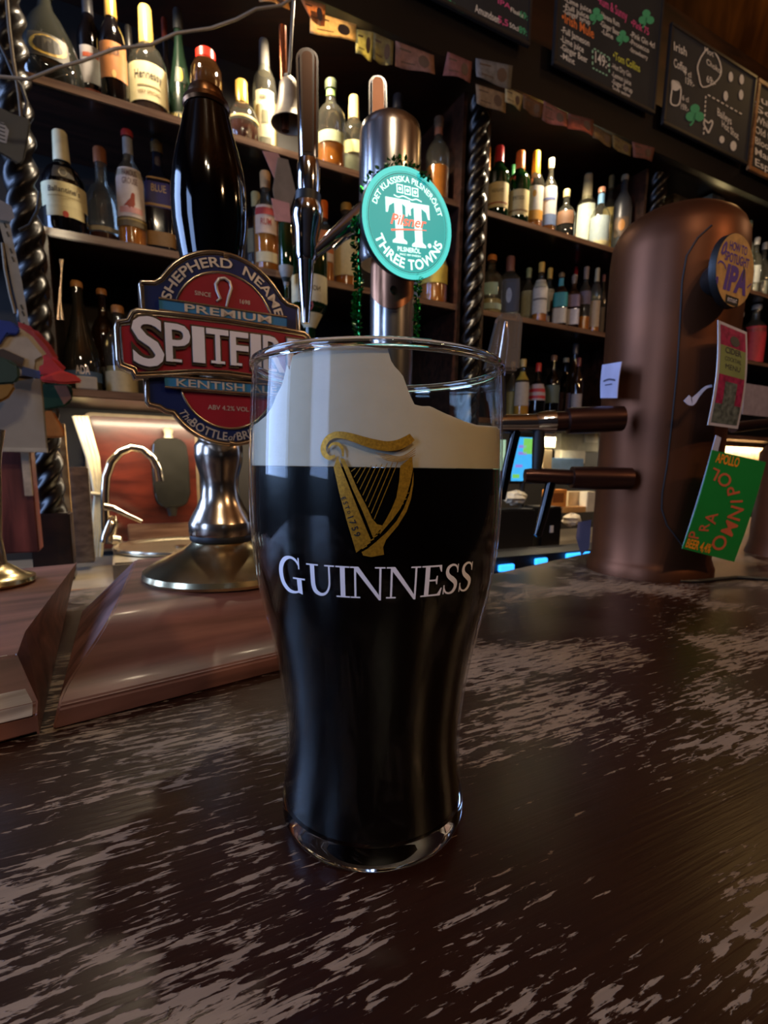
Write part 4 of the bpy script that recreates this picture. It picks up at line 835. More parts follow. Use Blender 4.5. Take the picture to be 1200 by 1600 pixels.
# ------------------------------------------------------------------ bell
bc = on_w(452, 172, 1.70); k = depth(bc)/FPX
bell = thing('bar_bell', 'dull metal bar bell hung mouth down beside a copper rod', 'bell', tuple(bc))
prof = [(.004, 62), (10, 61), (14, 56), (16, 44), (18, 30), (22, 14), (27, 4), (29, 0), (27, 0), (20, 12), (15, 30), (12, 50), (.004, 56)]
MB().lathe([(r*k, (z-20)*k) for r, z in prof], 36, tuple(bc)).build('bell_body', mat('pewter_bell', '#b5ab98', .35, .55), bell, smooth=45)
rt = on_w(441, 42, 1.72); rb = on_w(446, 205, 1.72); MB().tube([rt, rb], 6*k, 14).build('copper_rod', mat('copper_rod', '#8e5236', .25, .9), bell, smooth=50)
MB().tube([on_w(459, -5, 1.70), on_w(455, 60, 1.70), on_w(452, 115, 1.70)], 2.2*k, 8).build('bell_cord', mat('bell_cord', '#6f685c', .7), bell)
MB().tube([on_w(452, 118, 1.70), on_w(446, 118, 1.71), on_w(444, 120, 1.72)], 3*k, 8).build('bell_hook', M_blackmat, bell)
# folded paper pennants hanging below the bell
def pennant(lab, pts, col, w):
    t = thing('paper_pennant', lab, 'pennant', tuple(on_w(*pts[-1], w)))
    mb = MB(); mb.prism(pts, lambda x, y, d=0: on_w(x, y, w)-W2*d, 0, .002); mb.build('sheet', mat('pennant_'+col, col, .6, var=.15), t)
pennant('pink paper pennant below the top shelf by the bell', [(410, 236), (434, 240), (446, 262), (440, 300), (430, 282)], '#b4847c', 1.74)
pennant('grey brown paper pennant hanging below the bell', [(434, 246), (450, 250), (462, 300), (452, 330), (430, 322), (426, 296)], '#756a5e', 1.73)
pennant('pink slip of paper in front of the second shelf', [(424, 310), (452, 318), (454, 348), (430, 345)], '#c08a86', 1.72)
# ================================================================== bottles
GL = {'clear': thin_glass('bottle_clear', '#eef1ea', 0.05, 2.6, 0.05, '#d6d2bc', 0.035), 'green': thin_glass('bottle_green', '#2f5a2a', 0.07, 2.6, 0.03, '#123a18', 0.35), 'brown': thin_glass('bottle_brown', '#6a4320', 0.07, 2.6, 0.03, '#3a2412', 0.4), 'grey': thin_glass('bottle_smoke', '#6a6a66', 0.07, 2.6, 0.03, '#44453f', 0.4),
      'black': mat('bottle_black', '#070506', 0.08, spec=.6, coat=.5, var=.1), 'navy': mat('bottle_navy', '#10131f', 0.12, coat=.5), 'dgreen': mat('bottle_dark_green', '#15251a', 0.2, coat=.3), 'slate': mat('bottle_slate', '#4a4c50', 0.35, .4)}
LQ = {k: mat('liquor_'+k, v, 0.12, spec=.5, var=.15) for k, v in dict(amber='#d07818', dark='#4a160a', gold='#e0a030', pale='#b8a878', red='#7a1c14', water='#8f9088').items()}
PR = {
 'std': [(.0, 0), (.96, 0), (1, .02), (1, .56), (.93, .63), (.66, .70), (.38, .75), (.33, .80), (.31, .98), (.36, .985), (.36, 1), (0, 1)],
 'tall': [(.0, 0), (.96, 0), (1, .015), (1, .52), (.9, .60), (.6, .68), (.40, .73), (.36, .80), (.34, 1), (0, 1)],
 'wine': [(.0, 0), (.96, 0), (1, .02), (1, .60), (.85, .67), (.5, .73), (.37, .79), (.35, 1), (0, 1)],
 'squat': [(0, 0), (.92, 0), (1, .04), (1, .44), (.95, .54), (.7, .64), (.4, .69), (.30, .74), (.28, 1), (0, 1)],
 'round': [(0, 0), (.72, 0), (.9, .08), (1, .22), (.98, .38), (.84, .53), (.58, .63), (.34, .67), (.30, .72), (.29, 1), (0, 1)],
 'bulb': [(0, 0), (.7, 0), (.8, .1), (.72, .35), (.9, .48), (1, .62), (.95, .78), (.7, .88), (.42, .92), (.40, 1), (0, 1)],
 'cone': [(0, 0), (.97, 0), (1, .03), (.95, .16), (.74, .36), (.5, .52), (.34, .64), (.26, .72), (.24, 1), (0, 1)],
 'jug': [(0, 0), (.8, 0), (.96, .08), (1, .2), (.92, .38), (.72, .56), (.46, .72), (.24, .82), (.18, .9), (.18, 1), (0, 1)],
 'slope': [(0, 0), (.97, 0), (1, .02), (1, .24), (.86, .38), (.62, .53), (.42, .66), (.30, .76), (.26, 1), (0, 1)],
 'slim': [(0, 0), (.95, 0), (1, .02), (1, .60), (.85, .70), (.5, .78), (.36, .82), (.34, 1), (0, 1)]}
def pr_at(prof, z):
    zs_ = [p[1] for p in prof]; rs_ = [p[0] for p in prof]; return float(np.interp(z, zs_[1:-1], rs_[1:-1]))
PLACED = []
def bottle(label, px, yt, wpx, shelf, w_in, shape='std', glass='clear', liq=None, lvl=.5, cap=('#202020', .16), labels=(), sq=None, yaw=0.0, group=None, name='liquor_bottle', flip=False, H=None):
    """px/yt = centre column and top row of the bottle; stands on shelf height at depth w"""
    zb = shelf+.0008; kk = 1.0; w = w_in
    for step in range(60):          # stand it clear of its neighbours and the uprights, further back on the shelf if need be
        P = on_w(px, yt, w); h = H or min(float(P[2])-zb, {S1: 1.585, S2: S1-.032, S3: S2-.032}.get(shelf, 9)-zb); uc = float(P@U2); r = kk*wpx/2*depth(G(uc, w, zb+h*.35))/FPX; rc = r*(1.16 if sq else 1.02)+.002
        if flip: break
        for (b0, b1) in ((-.134, 1.234), (1.366, 2.274), (2.416, 4.6)):
            if b0-.12 < uc < b1+.12: uc = min(max(uc, b0+rc+.001 if not (b0 < 0 and shelf > .5) else -9), b1-rc-.001)
        hit = any(abs(q[3]-shelf) < .05 and math.hypot(q[0]-uc, q[1]-w) < q[2]+rc for q in PLACED) or w-rc < KF+.006
        if not hit: break
        w += .012
        if w+rc > KB-.004: w = w_in; kk *= .93
    PLACED.append((uc, w, rc, shelf)); base = G(uc, w, zb)
    fx, fy = -base[0], -base[1]; rz = math.atan2(fy, fx)+math.pi/2+yaw
    t = thing(name, label, 'bottle', tuple(base), rz, group); prof = PR[shape]
    fl = (lambda p: (p[0], p[1], h-p[2])) if flip else None
    MB().lathe([(a*r, b*h) for a, b in prof], 28, (0, 0, 0), fn=fl, squash=sq).build('glass_body', GL[glass], t, smooth=50, local=True)
    if liq and glass in ('clear', 'green', 'brown', 'grey'):
        lp = [(0, .012)]+[(max(pr_at(prof, z)*.93, .02), z) for z in [.012+(lvl-.012)*i/14 for i in range(15)]]+[(0, lvl)]
        if flip: lp = [(0, 1-lvl)]+[(pr_at(prof, z)*.93, z) for z in [(1-lvl)+(lvl-.02)*i/14 for i in range(15)]]+[(0, .98)]
        MB().lathe([(a*r, b*h) for a, b in lp], 24, (0, 0, 0), fn=fl, squash=sq).build('liquor', LQ[liq], t, smooth=50, local=True)
    if cap:
        cl, cf = cap[0], cap[1]; z0 = 1-cf; rr = [(pr_at(prof, z)+.05) for z in (z0, 1.0)]; rr = [max(rr)]*2 if cf < .12 else [min(rr[0], rr[1]*1.15), rr[1]]
        MB().lathe([(0, z0*h), (rr[0]*r, z0*h), (rr[1]*r, (1.0-.01)*h), (rr[1]*r*.85, 1.006*h), (0, 1.006*h)], 20, (0, 0, 0), fn=fl).build('cap', mat('cap_'+cl, cl, .3, .35 if cl in ('#c9a24a', '#b8863a', '#c0b090') else 0, var=.1), t, smooth=40, local=True)
    for L_ in labels:
        z0, z1, half, col = L_[:4]; txt = L_[4:] ; n = 14; rows = []
        lr = lambda z: pr_at(prof, min(max(z, .02), .99))*r*1.012+.0006
        def sqk(a):
            if not sq: return 1.0
            t_ = a-math.pi/2; return 1.0/((abs(math.cos(t_))**sq+abs(math.sin(t_))**sq)**(1.0/sq))
        def lf(a, z, d=0, lr=lr): return (lambda q: fl(q) if fl else q)((math.sin(a)*(lr(z)*sqk(a)+d), -math.cos(a)*(lr(z)*sqk(a)+d), z*h))
        for i in range(5):
            z = z0+(z1-z0)*i/4; rows.append([lf(-half+2*half*j/n, z) for j in range(n+1)])
        mb = MB(); mb.grid(rows); lo = mb.build('label', mat('label_'+col, col, .55, var=.08, scale=60), t, smooth=60, local=True)
        for (s, hz, zc_, wd, tc_) in txt:
            mb = MB(); sg = -1 if flip else 1
            fn_ = lambda a, c, d=0: lf(a*(-1 if flip else 1), c, .0007) if not flip else lf(a, c, .0007)
            if s == '*': poly(mb, circle_pts(0, zc_, wd/2, 16, ry=hz), fn_)
            elif s == '-': mb.grid([[fn_(-wd/2+wd*j/10, zc_) for j in range(11)], [fn_(-wd/2+wd*j/10, zc_+hz) for j in range(11)]])
            elif s == 'bird':
                k_ = hz/wd*1.0
                poly(mb, [(wd*a_, zc_+hz*b_) for a_, b_ in ((-.62, -.30), (-.30, -.28), (-.10, -.45), (.18, -.40), (.34, -.12), (.32, .12), (.22, .34), (.26, .52), (.36, .56), (.26, .66), (.12, .64), (.04, .48), (-.02, .26), (-.22, .08), (-.42, -.12))], fn_)
            else: text(mb, s, hz, fn_, 0, zc_, width=wd, bold=.01)
            mb.build('label_print', mat('ink_'+tc_, tc_, .5), lo, local=True)
    return t
DK = '#2a2018'
# ---- top shelf, left bay
bottle('large smoky decanter jug with oval gilt label on the top shelf', 68, -14, 96, S1, 1.90, 'jug', 'grey', None, .4, ('#3a3832', .06), [(.2, .44, .62, '#3b3322', ('*', .10, .32, 1.1, '#b08f3a'), ('*', .075, .32, .86, '#1a140c'))])
bottle('dark wine bottle with white and red label on the top shelf', 134, -26, 36, S1, 1.92, 'wine', 'black', None, .4, ('#2c2c30', .22), [(.26, .52, .9, '#b9b4b4', ('-', .03, .44, 1.2, '#b0563a')), (.10, .22, .9, '#3a2a26', ('-', .02, .2, 1.4, '#b0563a'))])
bottle('black bottle with gold neck foil and orange label', 170, -24, 40, S1, 1.88, 'tall', 'black', None, .4, ('#b8863a', .26), [(.22, .50, 1.1, '#b5702e', ('LIQUEUR', .045, .40, .9, DK), ('*', .03, .25, .3, '#d8b060'))])
bottle('round shouldered cognac bottle with cream label and gold neck', 226, 13, 58, S1, 1.86, 'squat', 'clear', 'dark', .42, ('#c0a050', .30), [(.16, .47, 1.15, '#d9cd9c', ('Hennessy', .065, .335, 1.35, DK), ('-', .012, .27, 1.1, '#8a7a4a'), ('VERY SPECIAL', .03, .21, 1.1, '#8a6a3a'))])
bottle('dark green cognac bottle with gold medallion and red band', 277, 17, 44, S1, 1.86, 'slope', 'dgreen', None, .4, ('#2a2c2c', .14), [(.44, .56, .5, '#1b2a1e', ('*', .055, .50, .55, '#cda83c')), (.02, .12, 1.3, '#a8201c', ('*', .03, .07, .2, '#d8a83c')), (.13, .21, 1.2, '#2a3020', ('REMY MARTIN', .055, .145, 1.9, '#d8c070'))])
bottle('bulbous brown bottle with bright red cap', 321, 82, 48, S1, 1.88, 'bulb', 'brown', 'dark', .3, ('#c8281c', .10))
bottle('round cognac decanter with gold stopper and dark spirit', 377, 128, 52, S1, 1.86, 'round', 'clear', 'dark', .34, ('#c9a24a', .32), [(.36, .40, 1.5, '#c9b070')])
bottle('tall slim clear bottle with ornate white label and grey foil', 412, 64, 37, S1, 1.88, 'slim', 'clear', 'pale', .5, ('#5a5854', .25), [(.05, .56, .8, '#cfc9a6', ('ABSINTHE', .04, .48, .9, DK), ('-', .10, .30, .5, '#7a7a60'), ('-', .05, .14, .9, '#6a6a58'))])
bottle('broad clear whisky bottle with green neck label, half full', 517, 127, 45, S1, 1.86, 'std', 'clear', 'amber', .28, ('#3a4030', .10), [(.82, .92, 1.2, '#6a8a4a'), (.26, .38, 1.0, '#b9c29a')])
bottle('shorter clear bottle with pale gold cap beside the broad whisky', 553, 152, 38, S1, 1.86, 'std', 'clear', 'water', .3, ('#c9b47a', .26), [(.30, .44, .9, '#c9c490')])
bottle('dark decanter with blue label behind the steel tower', 622, 150, 46, S1, 1.88, 'round', 'grey', None, .3, ('#2a2a30', .14), [(.3, .56, .7, '#2a3448')])
bottle('small clear bottle with round silver stopper', 640, 188, 24, S1, 1.92, 'std', 'clear', None, .3, ('#a8a4a0', .14))
bottle('clear bottle of amber whisky with brown neck foil', 699, 190, 37, S1, 1.88, 'std', 'clear', 'amber', .42, ('#5a4a3c', .12), [(.80, .92, 1.6, '#7a4a34')])
# ---- second shelf, left bay
bottle('black whisky bottle with cream cap and large cream label', 93, 207, 62, S2, 1.86, 'squat', 'black', None, .4, ('#d8cfa8', .28), [(.24, .46, 1.25, '#d9cf9e', ("Ballantine's", .05, .36, 1.4, DK), ('-', .008, .32, 1.5, '#a89a6a')), (.14, .24, .9, '#d0c594', ('*', .03, .16, .26, '#b0301c')), (.50, .62, .5, '#4a4438', ('*', .05, .56, .4, '#8a826a'))])
bottle('clear dimpled whiskey bottle with brown cork', 155, 233, 54, S2, 1.86, 'round', 'clear', 'dark', .16, ('#7a4a30', .14), [(.17, .21, 1.4, '#bdb59c')])
bottle('whisky bottle with white label showing a red game bird', 198, 206, 42, S2, 1.86, 'std', 'clear', 'amber', .5, ('#8a2a28', .05), [(.24, .66, 1.1, '#d8ccc4', ('FAMOUS', .05, .58, 1.0, '#6a4a48'), ('GROUSE', .05, .51, 1.0, '#6a4a48'), ('bird', .12, .36, .8, '#9a3a24'), ('-', .05, .27, 1.6, '#d49a92')), (.16, .24, 1.4, '#6a5a3a', ('-', .012, .21, 2.4, '#a08a50')), (.80, .94, 1.4, '#7a7a78')])
bottle('square navy whisky bottle with slanted blue label and gold bands', 243, 200, 42, S2, 1.87, 'std', 'navy', None, .4, ('#4a3a20', .10), [(.40, .66, .9, '#34306a', ('BLUE', .06, .53, .9, '#c0a070'), ('-', .02, .64, 1.6, '#b08a50'), ('-', .02, .41, 1.6, '#b08a50')), (.08, .20, 1.0, '#a8824e')], sq=5)
bottle('rum bottle with red and cream label and gold cap', 414, 270, 40, S2, 1.86, 'std', 'clear', 'amber', .55, ('#c9a070', .16), [(.36, .64, .9, '#d4b49a', ('-', .07, .54, 1.7, '#a8302a'), ('RUM', .06, .44, .8, '#a8302a')), (.08, .18, .9, '#c8b890')])
bottle('bottle with bright orange foil and orange label', 505, 316, 36, S2, 1.88, 'std', 'clear', 'amber', .6, ('#d8641c', .20), [(.26, .62, 1.0, '#c8743c', ('-', .10, .26, 1.9, '#d8c8b0'))])
bottle('bourbon bottle with big blank cream label', 541, 320, 42, S2, 1.86, 'std', 'clear', 'amber', .66, ('#b8863a', .08), [(.16, .62, 1.15, '#d8c890')])
bottle('bottle with yellow label under the glowing teal sign', 681, 372, 44, S2, 1.87, 'std', 'clear', 'amber', .62, ('#2a2420', .12), [(.28, .80, 1.2, '#cdb44a', ('BRANDY', .10, .66, 1.2, '#8a6a20'))])
bottle('small bottle with white label beside the yellow labelled one', 660, 392, 26, S2, 1.93, 'std', 'brown', 'dark', .5, ('#2a2420', .12), [(.2, .5, 1.0, '#b0aaa4')])
bottle('small dark bottle half hidden behind the cream labelled cognac', 200, 42, 30, S1, 2.02, 'squat', 'black', None, .4, ('#1c1a18', .2))
bottle('slim dark bottle with rust red cap in the back row', 256, 30, 22, S1, 2.04, 'tall', 'black', None, .4, ('#6a2a1c', .14))
bottle('bottle with pale yellow cap in the row behind the rum', 399, 302, 34, S2, 1.96, 'std', 'brown', 'amber', .5, ('#c8b884', .16), [(.3, .56, .9, '#8f8a6c')])
# inverted bottles in spirit optics
def optic(label, px, y0, y1, wpx, w, glass, labels, liq):
    zt = float(on_w(px, y0, w)[2]); zb = float(on_w(px, y1, w)[2]); t = bottle(label, px, y0, wpx, zb, w, 'std', glass, liq, .9, None, labels, flip=True, H=zt-zb, name='optic_bottle')
    MB().lathe([(0, -.03), (.010, -.03), (.014, -.018), (.016, .004), (0, .004)], 18, (0, 0, 0)).build('optic_measure', M_blackmat, t, smooth=40, local=True)
    b0 = t.location; MB().box((-.012, .0, .06), (.012, .02, .075)).build('optic_bracket', M_blackmat, t, local=True)
    return t
optic('upside down green whiskey bottle with cream label in a spirit optic', 483, 392, 540, 56, 1.733, 'green', [(.30, .82, 1.25, '#c9c2a0', ('*', .05, .62, .4, '#9a4030'), ('JAMESON', .05, .42, 1.2, DK), ('-', .008, .74, 1.4, '#7a7458'))], 'amber')
optic('upside down dark green bottle with grey banded label near the rum', 446, 352, 470, 22, 1.69, 'green', [(.55, .8, 1.3, '#8a8880', ('-', .06, .7, 2.0, '#15201a'))], 'amber')
# ---- lowest shelf, left bay
bottle('conical dark bottle with blue band and white lettering by the left column', 112, 440, 54, S3, 1.87, 'slope', 'grey', 'dark', .28, ('#c08a50', .05), [(.08, .17, 1.3, '#4a6a94', ('ADA', .075, .14, .7, '#e0d8d8'))])
bottle('bottle with long brown neck beside the conical dark one', 158, 453, 36, S3, 1.86, 'std', 'brown', 'dark', .3, ('#b47a44', .05), [(.06, .26, 1.2, '#3a3634')])
bottle('white stoneware jar bottle with cork stopper', 183, 479, 44, S3, 1.84, 'std', 'clear', 'pale', .3, ('#b8804a', .08), [(.0, .24, 1.5, '#c9bd94')])
# ---- top shelf, right bay
R1 = [('bottle with orange foil peeking out behind the middle column', 763, 230, 18, 1.97, 'std', 'clear', None, ('#d88a30', .28), []),
 ('green bordeaux style whisky bottle with red foil and cream label', 781, 230, 34, 1.86, 'wine', 'green', 'dark', ('#b02a30', .22), [(.12, .46, 1.2, '#d6c68e', ('-', .02, .17, 2.0, '#a05030'), ('HIGHLAND', .05, .32, 1.1, '#6a5a3a'))]),
 ('small bottle with green cap in the back row', 802, 259, 20, 2.0, 'std', 'green', None, ('#3a7a4a', .2), []),
 ('green whisky bottle with orange foil and cream label', 814, 238, 33, 1.86, 'wine', 'green', 'dark', ('#c87030', .24), [(.10, .44, 1.2, '#d6c68e', ('SPEYSIDE', .05, .30, 1.1, '#6a5a3a'), ('-', .02, .15, 2.0, '#8a6a3a'))]),
 ('clear whisky bottle with yellow foil and white label', 839, 238, 28, 1.86, 'std', 'clear', 'amber', ('#d8b030', .28), [(.24, .54, 1.1, '#d6d2c4', ('*', .045, .44, .4, '#c8963a')), (.12, .24, 1.2, '#d0983a')]),
 ('clear whisky bottle with white cap and blue banded label', 862, 249, 24, 1.86, 'std', 'clear', 'amber', ('#d6cfa6', .12), [(.26, .62, 1.1, '#d2d4d0', ('-', .03, .44, 1.6, '#6a7ab0')), (.12, .26, 1.2, '#6a80a8')]),
 ('short dark flask bottle with bronze label', 886, 297, 30, 1.88, 'squat', 'grey', 'dark', ('#b8a878', .14), [(.3, .55, .9, '#7a5a42')]),
 ('clear whisky bottle with large pale green label', 920, 273, 32, 1.86, 'std', 'clear', 'amber', ('#c9c09a', .30), [(.18, .62, .9, '#c6d2c0')]),
 ('squat clear bottle with sky blue neck band', 941, 294, 32, 1.85, 'squat', 'clear', 'pale', ('#c08a70', .08), [(.74, .90, 1.6, '#6a9ac0'), (.10, .50, 1.0, '#9fb0b0'), (.02, .14, 1.4, '#c8bd8a')]),
 ('slim bottle with gold label in the second row', 957, 276, 22, 1.93, 'std', 'clear', 'gold', ('#b8a070', .14), [(.24, .62, 1.0, '#c6b06a')]),
 ('tall slate grey bottle with copper medallion', 983, 277, 27, 1.87, 'slim', 'slate', None, ('#a89a84', .06), [(.22, .46, .8, '#5a4a3c', ('*', .07, .36, .7, '#b07a3c'))])]
for (lab, px, yt, wp, w, sh, gl_, lq, cp_, lb) in sorted(R1, key=lambda q: q[4]): bottle(lab, px, yt, wp, S1, w, sh, gl_, lq, .3, cp_, lb)
# ---- second shelf, right bay
R2 = [('frosted clear bottle with orange cork and teal print', 769, 400, 36, 1.86, 'std', 'clear', 'pale', ('#c07a3c', .09), [(.30, .50, .6, '#9fc0b4'), (.06, .16, 1.2, '#9fb4a4')], None),
 ('square gin bottle with dark blue picture label', 798, 402, 33, 1.86, 'std', 'clear', 'water', ('#7a5248', .24), [(.08, .60, .8, '#2c3850', ('*', .12, .34, .5, '#8a98b0'))], 6),
 ('clear bottle with olive cap and pale label', 827, 420, 22, 1.88, 'std', 'clear', 'pale', ('#8a946a', .16), [(.16, .6, 1.0, '#a8a88c')], None),
 ('gin bottle with round yellow cap and white arched label', 847, 411, 24, 1.85, 'std', 'clear', 'amber', ('#d0b05c', .16), [(.14, .70, 1.1, '#cfcac0', ('-', .02, .56, 1.4, '#8a8880'), ('-', .03, .36, 1.9, '#6a6660'))], None),
 ('twin bottle with yellow cap just behind the white arched label', 860, 420, 20, 1.92, 'std', 'clear', 'amber', ('#d0b05c', .16), [(.3, .66, 1.0, '#cfc8b8')], None),
 ('brown bottle with teal label and teal neck', 878, 427, 22, 1.86, 'std', 'brown', 'dark', ('#7a6a50', .08), [(.36, .62, 1.1, '#2f8a8e'), (.06, .34, 1.1, '#b9b0a0'), (.76, .9, 1.5, '#3a90a0')], 5),
 ('brown bottle with mauve and white labels', 898, 430, 21, 1.86, 'std', 'brown', 'dark', ('#8a8078', .16), [(.40, .62, 1.1, '#7a6674'), (.08, .36, 1.1, '#b9b2b2')], 5),
 ('slim bottle with red wax top in the back row', 901, 411, 14, 1.99, 'slim', 'black', None, ('#a01c1c', .16), [], None),
 ('clear bottle of amber with mauve label', 917, 418, 20, 1.87, 'std', 'clear', 'amber', ('#8a7a70', .18), [(.42, .62, 1.1, '#6a6070')], None),
 ('narrow bottle with cream patterned label at the shelf end', 934, 420, 17, 1.86, 'slim', 'clear', 'amber', ('#b0a88a', .2), [(.10, .50, 1.0, '#b8a07c')], None),
 ('slim dark bottle with dusky cap beside the upright', 944, 430, 12, 1.93, 'slim', 'grey', 'dark', ('#7a4a44', .1), [(.1, .5, 1.0, '#5a5048')], None)]
for (lab, px, yt, wp, w, sh, gl_, lq, cp_, lb, sq_) in sorted(R2, key=lambda q: q[4]): bottle(lab, px, yt, wp, S2, w, sh, gl_, lq, .24, cp_, lb, sq=sq_)
# ---- lowest shelf, right bay
R3 = [('squat liqueur bottle with yellow label behind the tap handle', 802, 566, 18, 1.87, 'std', 'clear', 'gold', ('#b8a060', .14), [(.1, .5, 1.0, '#a89a5a')]),
 ('clear bottle with gold neck and white label next to the tap', 818, 562, 24, 1.85, 'std', 'clear', 'gold', ('#c8b070', .12), [(.24, .62, 1.0, '#b9b0a0'), (.66, .8, 1.2, '#b09a3a')]),
 ('black bottle with red cap and red diagonal striped label', 842, 568, 26, 1.85, 'squat', 'black', None, ('#c0302a', .14), [(.36, .64, 1.2, '#b9a8a8', ('-', .06, .5, 2.2, '#b83038'), ('-', .05, .39, 2.2, '#b83038'))]),
 ('dark bottle with green and white label', 866, 556, 24, 1.88, 'std', 'black', None, ('#6a4a38', .08), [(.3, .56, 1.0, '#5a6a60')]),
 ('dark bottle with tan cork in the shadow of the lowest shelf', 885, 560, 22, 1.9, 'std', 'black', None, ('#b09a78', .06), [(.2, .5, 1.0, '#4a2a28')]),
 ('tall bottle with grey cap and crimson body', 900, 538, 22, 1.89, 'std', 'brown', 'red', ('#4a4648', .12), [(.05, .4, 1.0, '#8a6a6a')]),
 ('bottle with grey white label beside the white carton', 905, 560, 18, 1.85, 'slim', 'brown', 'red', ('#6a3030', .12), [(.06, .46, 1.0, '#9a9088')])]
for (lab, px, yt, wp, w, sh, gl_, lq, cp_, lb) in sorted(R3, key=lambda q: q[4]): bottle(lab, px, yt, wp, S3, w, sh, gl_, lq, .3, cp_, lb)
# ---- far bay, right of the copper tower
R4 = [('green bottle with white and red label by the right column', 1032, 298, 16, S1, 1.87, 'std', 'green', None, ('#2f8a5a', .24), [(.1, .5, 1.0, '#b0a4a0')]),
 ('bottle with pale gold cap right of the round lens badge', 1172, 346, 20, S1, 1.87, 'std', 'clear', 'pale', ('#d8c884', .2), [(.2, .5, 1.0, '#c8c8a0')]),
 ('clear bottle with silver cap standing beside the pale gold one', 1184, 372, 20, S1, 1.87, 'std', 'clear', 'water', ('#b0aca0', .12), [(.2, .5, 1.0, '#8f9088')]),
 ('rounded clear bottle at the far right of the top shelf', 1196, 380, 24, S1, 1.87, 'squat', 'clear', 'water', ('#b0aca0', .12), []),
 ('black bottle with white flowers on its neck behind the strip menu', 1158, 488, 22, S2, 1.87, 'std', 'black', None, ('#b0a090', .1), []),
 ('bottle with big plain red label behind the strip menu', 1184, 470, 34, S2, 1.86, 'std', 'clear', 'amber', ('#8a8a86', .08), [(.02, .62, 1.2, '#b83038')])]
for (lab, px, yt, wp, sf_, w, sh, gl_, lq, cp_, lb) in R4: bottle(lab, px, yt, wp, sf_, w, sh, gl_, lq, .3, cp_, lb)
# ================================================================== small things of the back bar
def pbox(name, label, cat, x0, y0, x1, y1, w, thick, m, zbase=None, bevel=.002, group=None, part='body'):
    """upright box facing along the back bar: pixel rectangle on plane w"""
    u0, za = uz(x0, (y0+y1)/2, w); u1, zb = uz(x1, (y0+y1)/2, w); zt = float(on_w((x0+x1)/2, y0, w)[2]); z0 = float(on_w((x0+x1)/2, y1, w)[2]) if zbase is None else zbase
    t = thing(name, label, cat, tuple(G((u0+u1)/2, w, z0)), group=group)
    MB().box((u0, w, z0), (u1, w+thick, zt), lambda a, b, c: G(a, b, c)).build(part, m, t, bevel=bevel)
    return t, (lambda a, c, d=0: G(u0+(u1-u0)*a, w-.0008-d, z0+(zt-z0)*c))
# sink corner under the left bay
M_red = wood('splash_mahogany', '#3e140c', '#6e2c1c', .3, scale=(6, 6, 20), coat=.5)
sp = thing('splash_panel', 'polished red brown splash panel with rounded frame behind the sink', 'panel', tuple(G(.1, 2.14, CT)))
u0, _ = uz(136, 750, 2.14); u1, _ = uz(312, 750, 2.14); zt = float(on_w(220, 648, 2.14)[2])
def rrect(a0, a1, c0, c1, r, n=5):
    o = []
    for (cx, cy, q) in ((a1-r, c1-r, 0), (a0+r, c1-r, 90), (a0+r, c0+r, 180), (a1-r, c0+r, 270)): o += [(cx+r*math.cos(math.radians(q+90*i/n)), cy+r*math.sin(math.radians(q+90*i/n))) for i in range(n+1)]
    return o
MB().prism(rrect(u0, u1, CT+.02, zt, .03), lambda a, c, d=0: G(a, 2.16-d, c), 0, .012).build('panel_frame', mat('panel_rim', '#8a7a60', .35, .3), sp, smooth=30)
MB().prism(rrect(u0+.012, u1-.012, CT+.03, zt-.012, .025), lambda a, c, d=0: G(a, 2.148-d, c), 0, .006).build('panel_board', M_red, sp, smooth=30)
us0, _ = uz(200, 832, 2.10); us1, _ = uz(400, 832, 2.10); MB().box((us0, 2.10, CT+.001), (us1+.1, 2.135, CT+.12), lambda a, b, c: G(a, b, c)).build('back_ledge', M_lip, sp, bevel=.003)
ZS = -.150; skc = G(.175, 1.845, ZS); sk = thing('round_sink', 'shallow steel wash basin with bright rolled rim behind the pump plinth', 'sink', tuple(skc))
rs = .205; M_sink = mat('sink_steel', '#cbbfa4', .22, .9, var=.06)
MB().lathe([(rs, .0), (rs+.003, .007), (rs, .013), (rs-.012, .013), (rs-.02, .006), (rs-.028, .004), (rs*.6, .0035), (.03, .002), (0, .002)], 64, tuple(skc), fn=lambda p: skc+U2*((p[0]-skc[0])*1.0)+W2*((p[1]-skc[1])*.9)+Z3*(p[2]-skc[2])).build('basin', M_sink, sk, smooth=50)
MB().lathe([(0, .003), (.02, .003), (.02, .006), (0, .005)], 20, tuple(skc)).build('drain', M_nickel, sk, smooth=40)
dk = thing('drainer_deck', 'pale steel draining deck around the wash basin', 'sink', tuple(G(.4, 1.8, CT)))
MB().box((-.03, 1.63, CT+.001), (1.2, 2.09, ZS-.003), lambda a, b, c: G(a, b, c)).build('deck', mat('deck_steel', '#b0a58c', .35, .7), dk, bevel=.006)
# gooseneck faucet
KFA = 1.98; fp = lambda x, y, w=KFA: on_w(x, y, w); kf = depth(fp(200, 780))/FPX
fc = thing('gooseneck_faucet', 'chrome gooseneck faucet with side lever above the basin', 'faucet', tuple(G(float(fp(170, 850)@U2), KFA, ZS)))
M_wchrome = mat('warm_chrome', '#e6dcc8', .12, 1.0)
MB().tube([fp(*p) for p in ((166, 846), (165, 820), (164, 770), (166, 745), (174, 722), (188, 706), (205, 699), (222, 702), (238, 715), (247, 732), (250, 752))], 6.5*kf, 14).build('spout', M_wchrome, fc, smooth=60)
MB().tube([fp(167, 848), fp(169, 838), fp(176, 815), fp(178, 806)], [11*kf, 11*kf, 9*kf, 4*kf], 14).build('valve_body', M_wchrome, fc, smooth=60)
MB().tube([fp(165, 792, 1.96), fp(178, 794, 1.95), fp(195, 803, 1.945), (fp(222, 815, 1.94))], [6*kf, 5*kf, 4*kf, 3*kf], 10).build('lever', M_wchrome, fc, smooth=60)
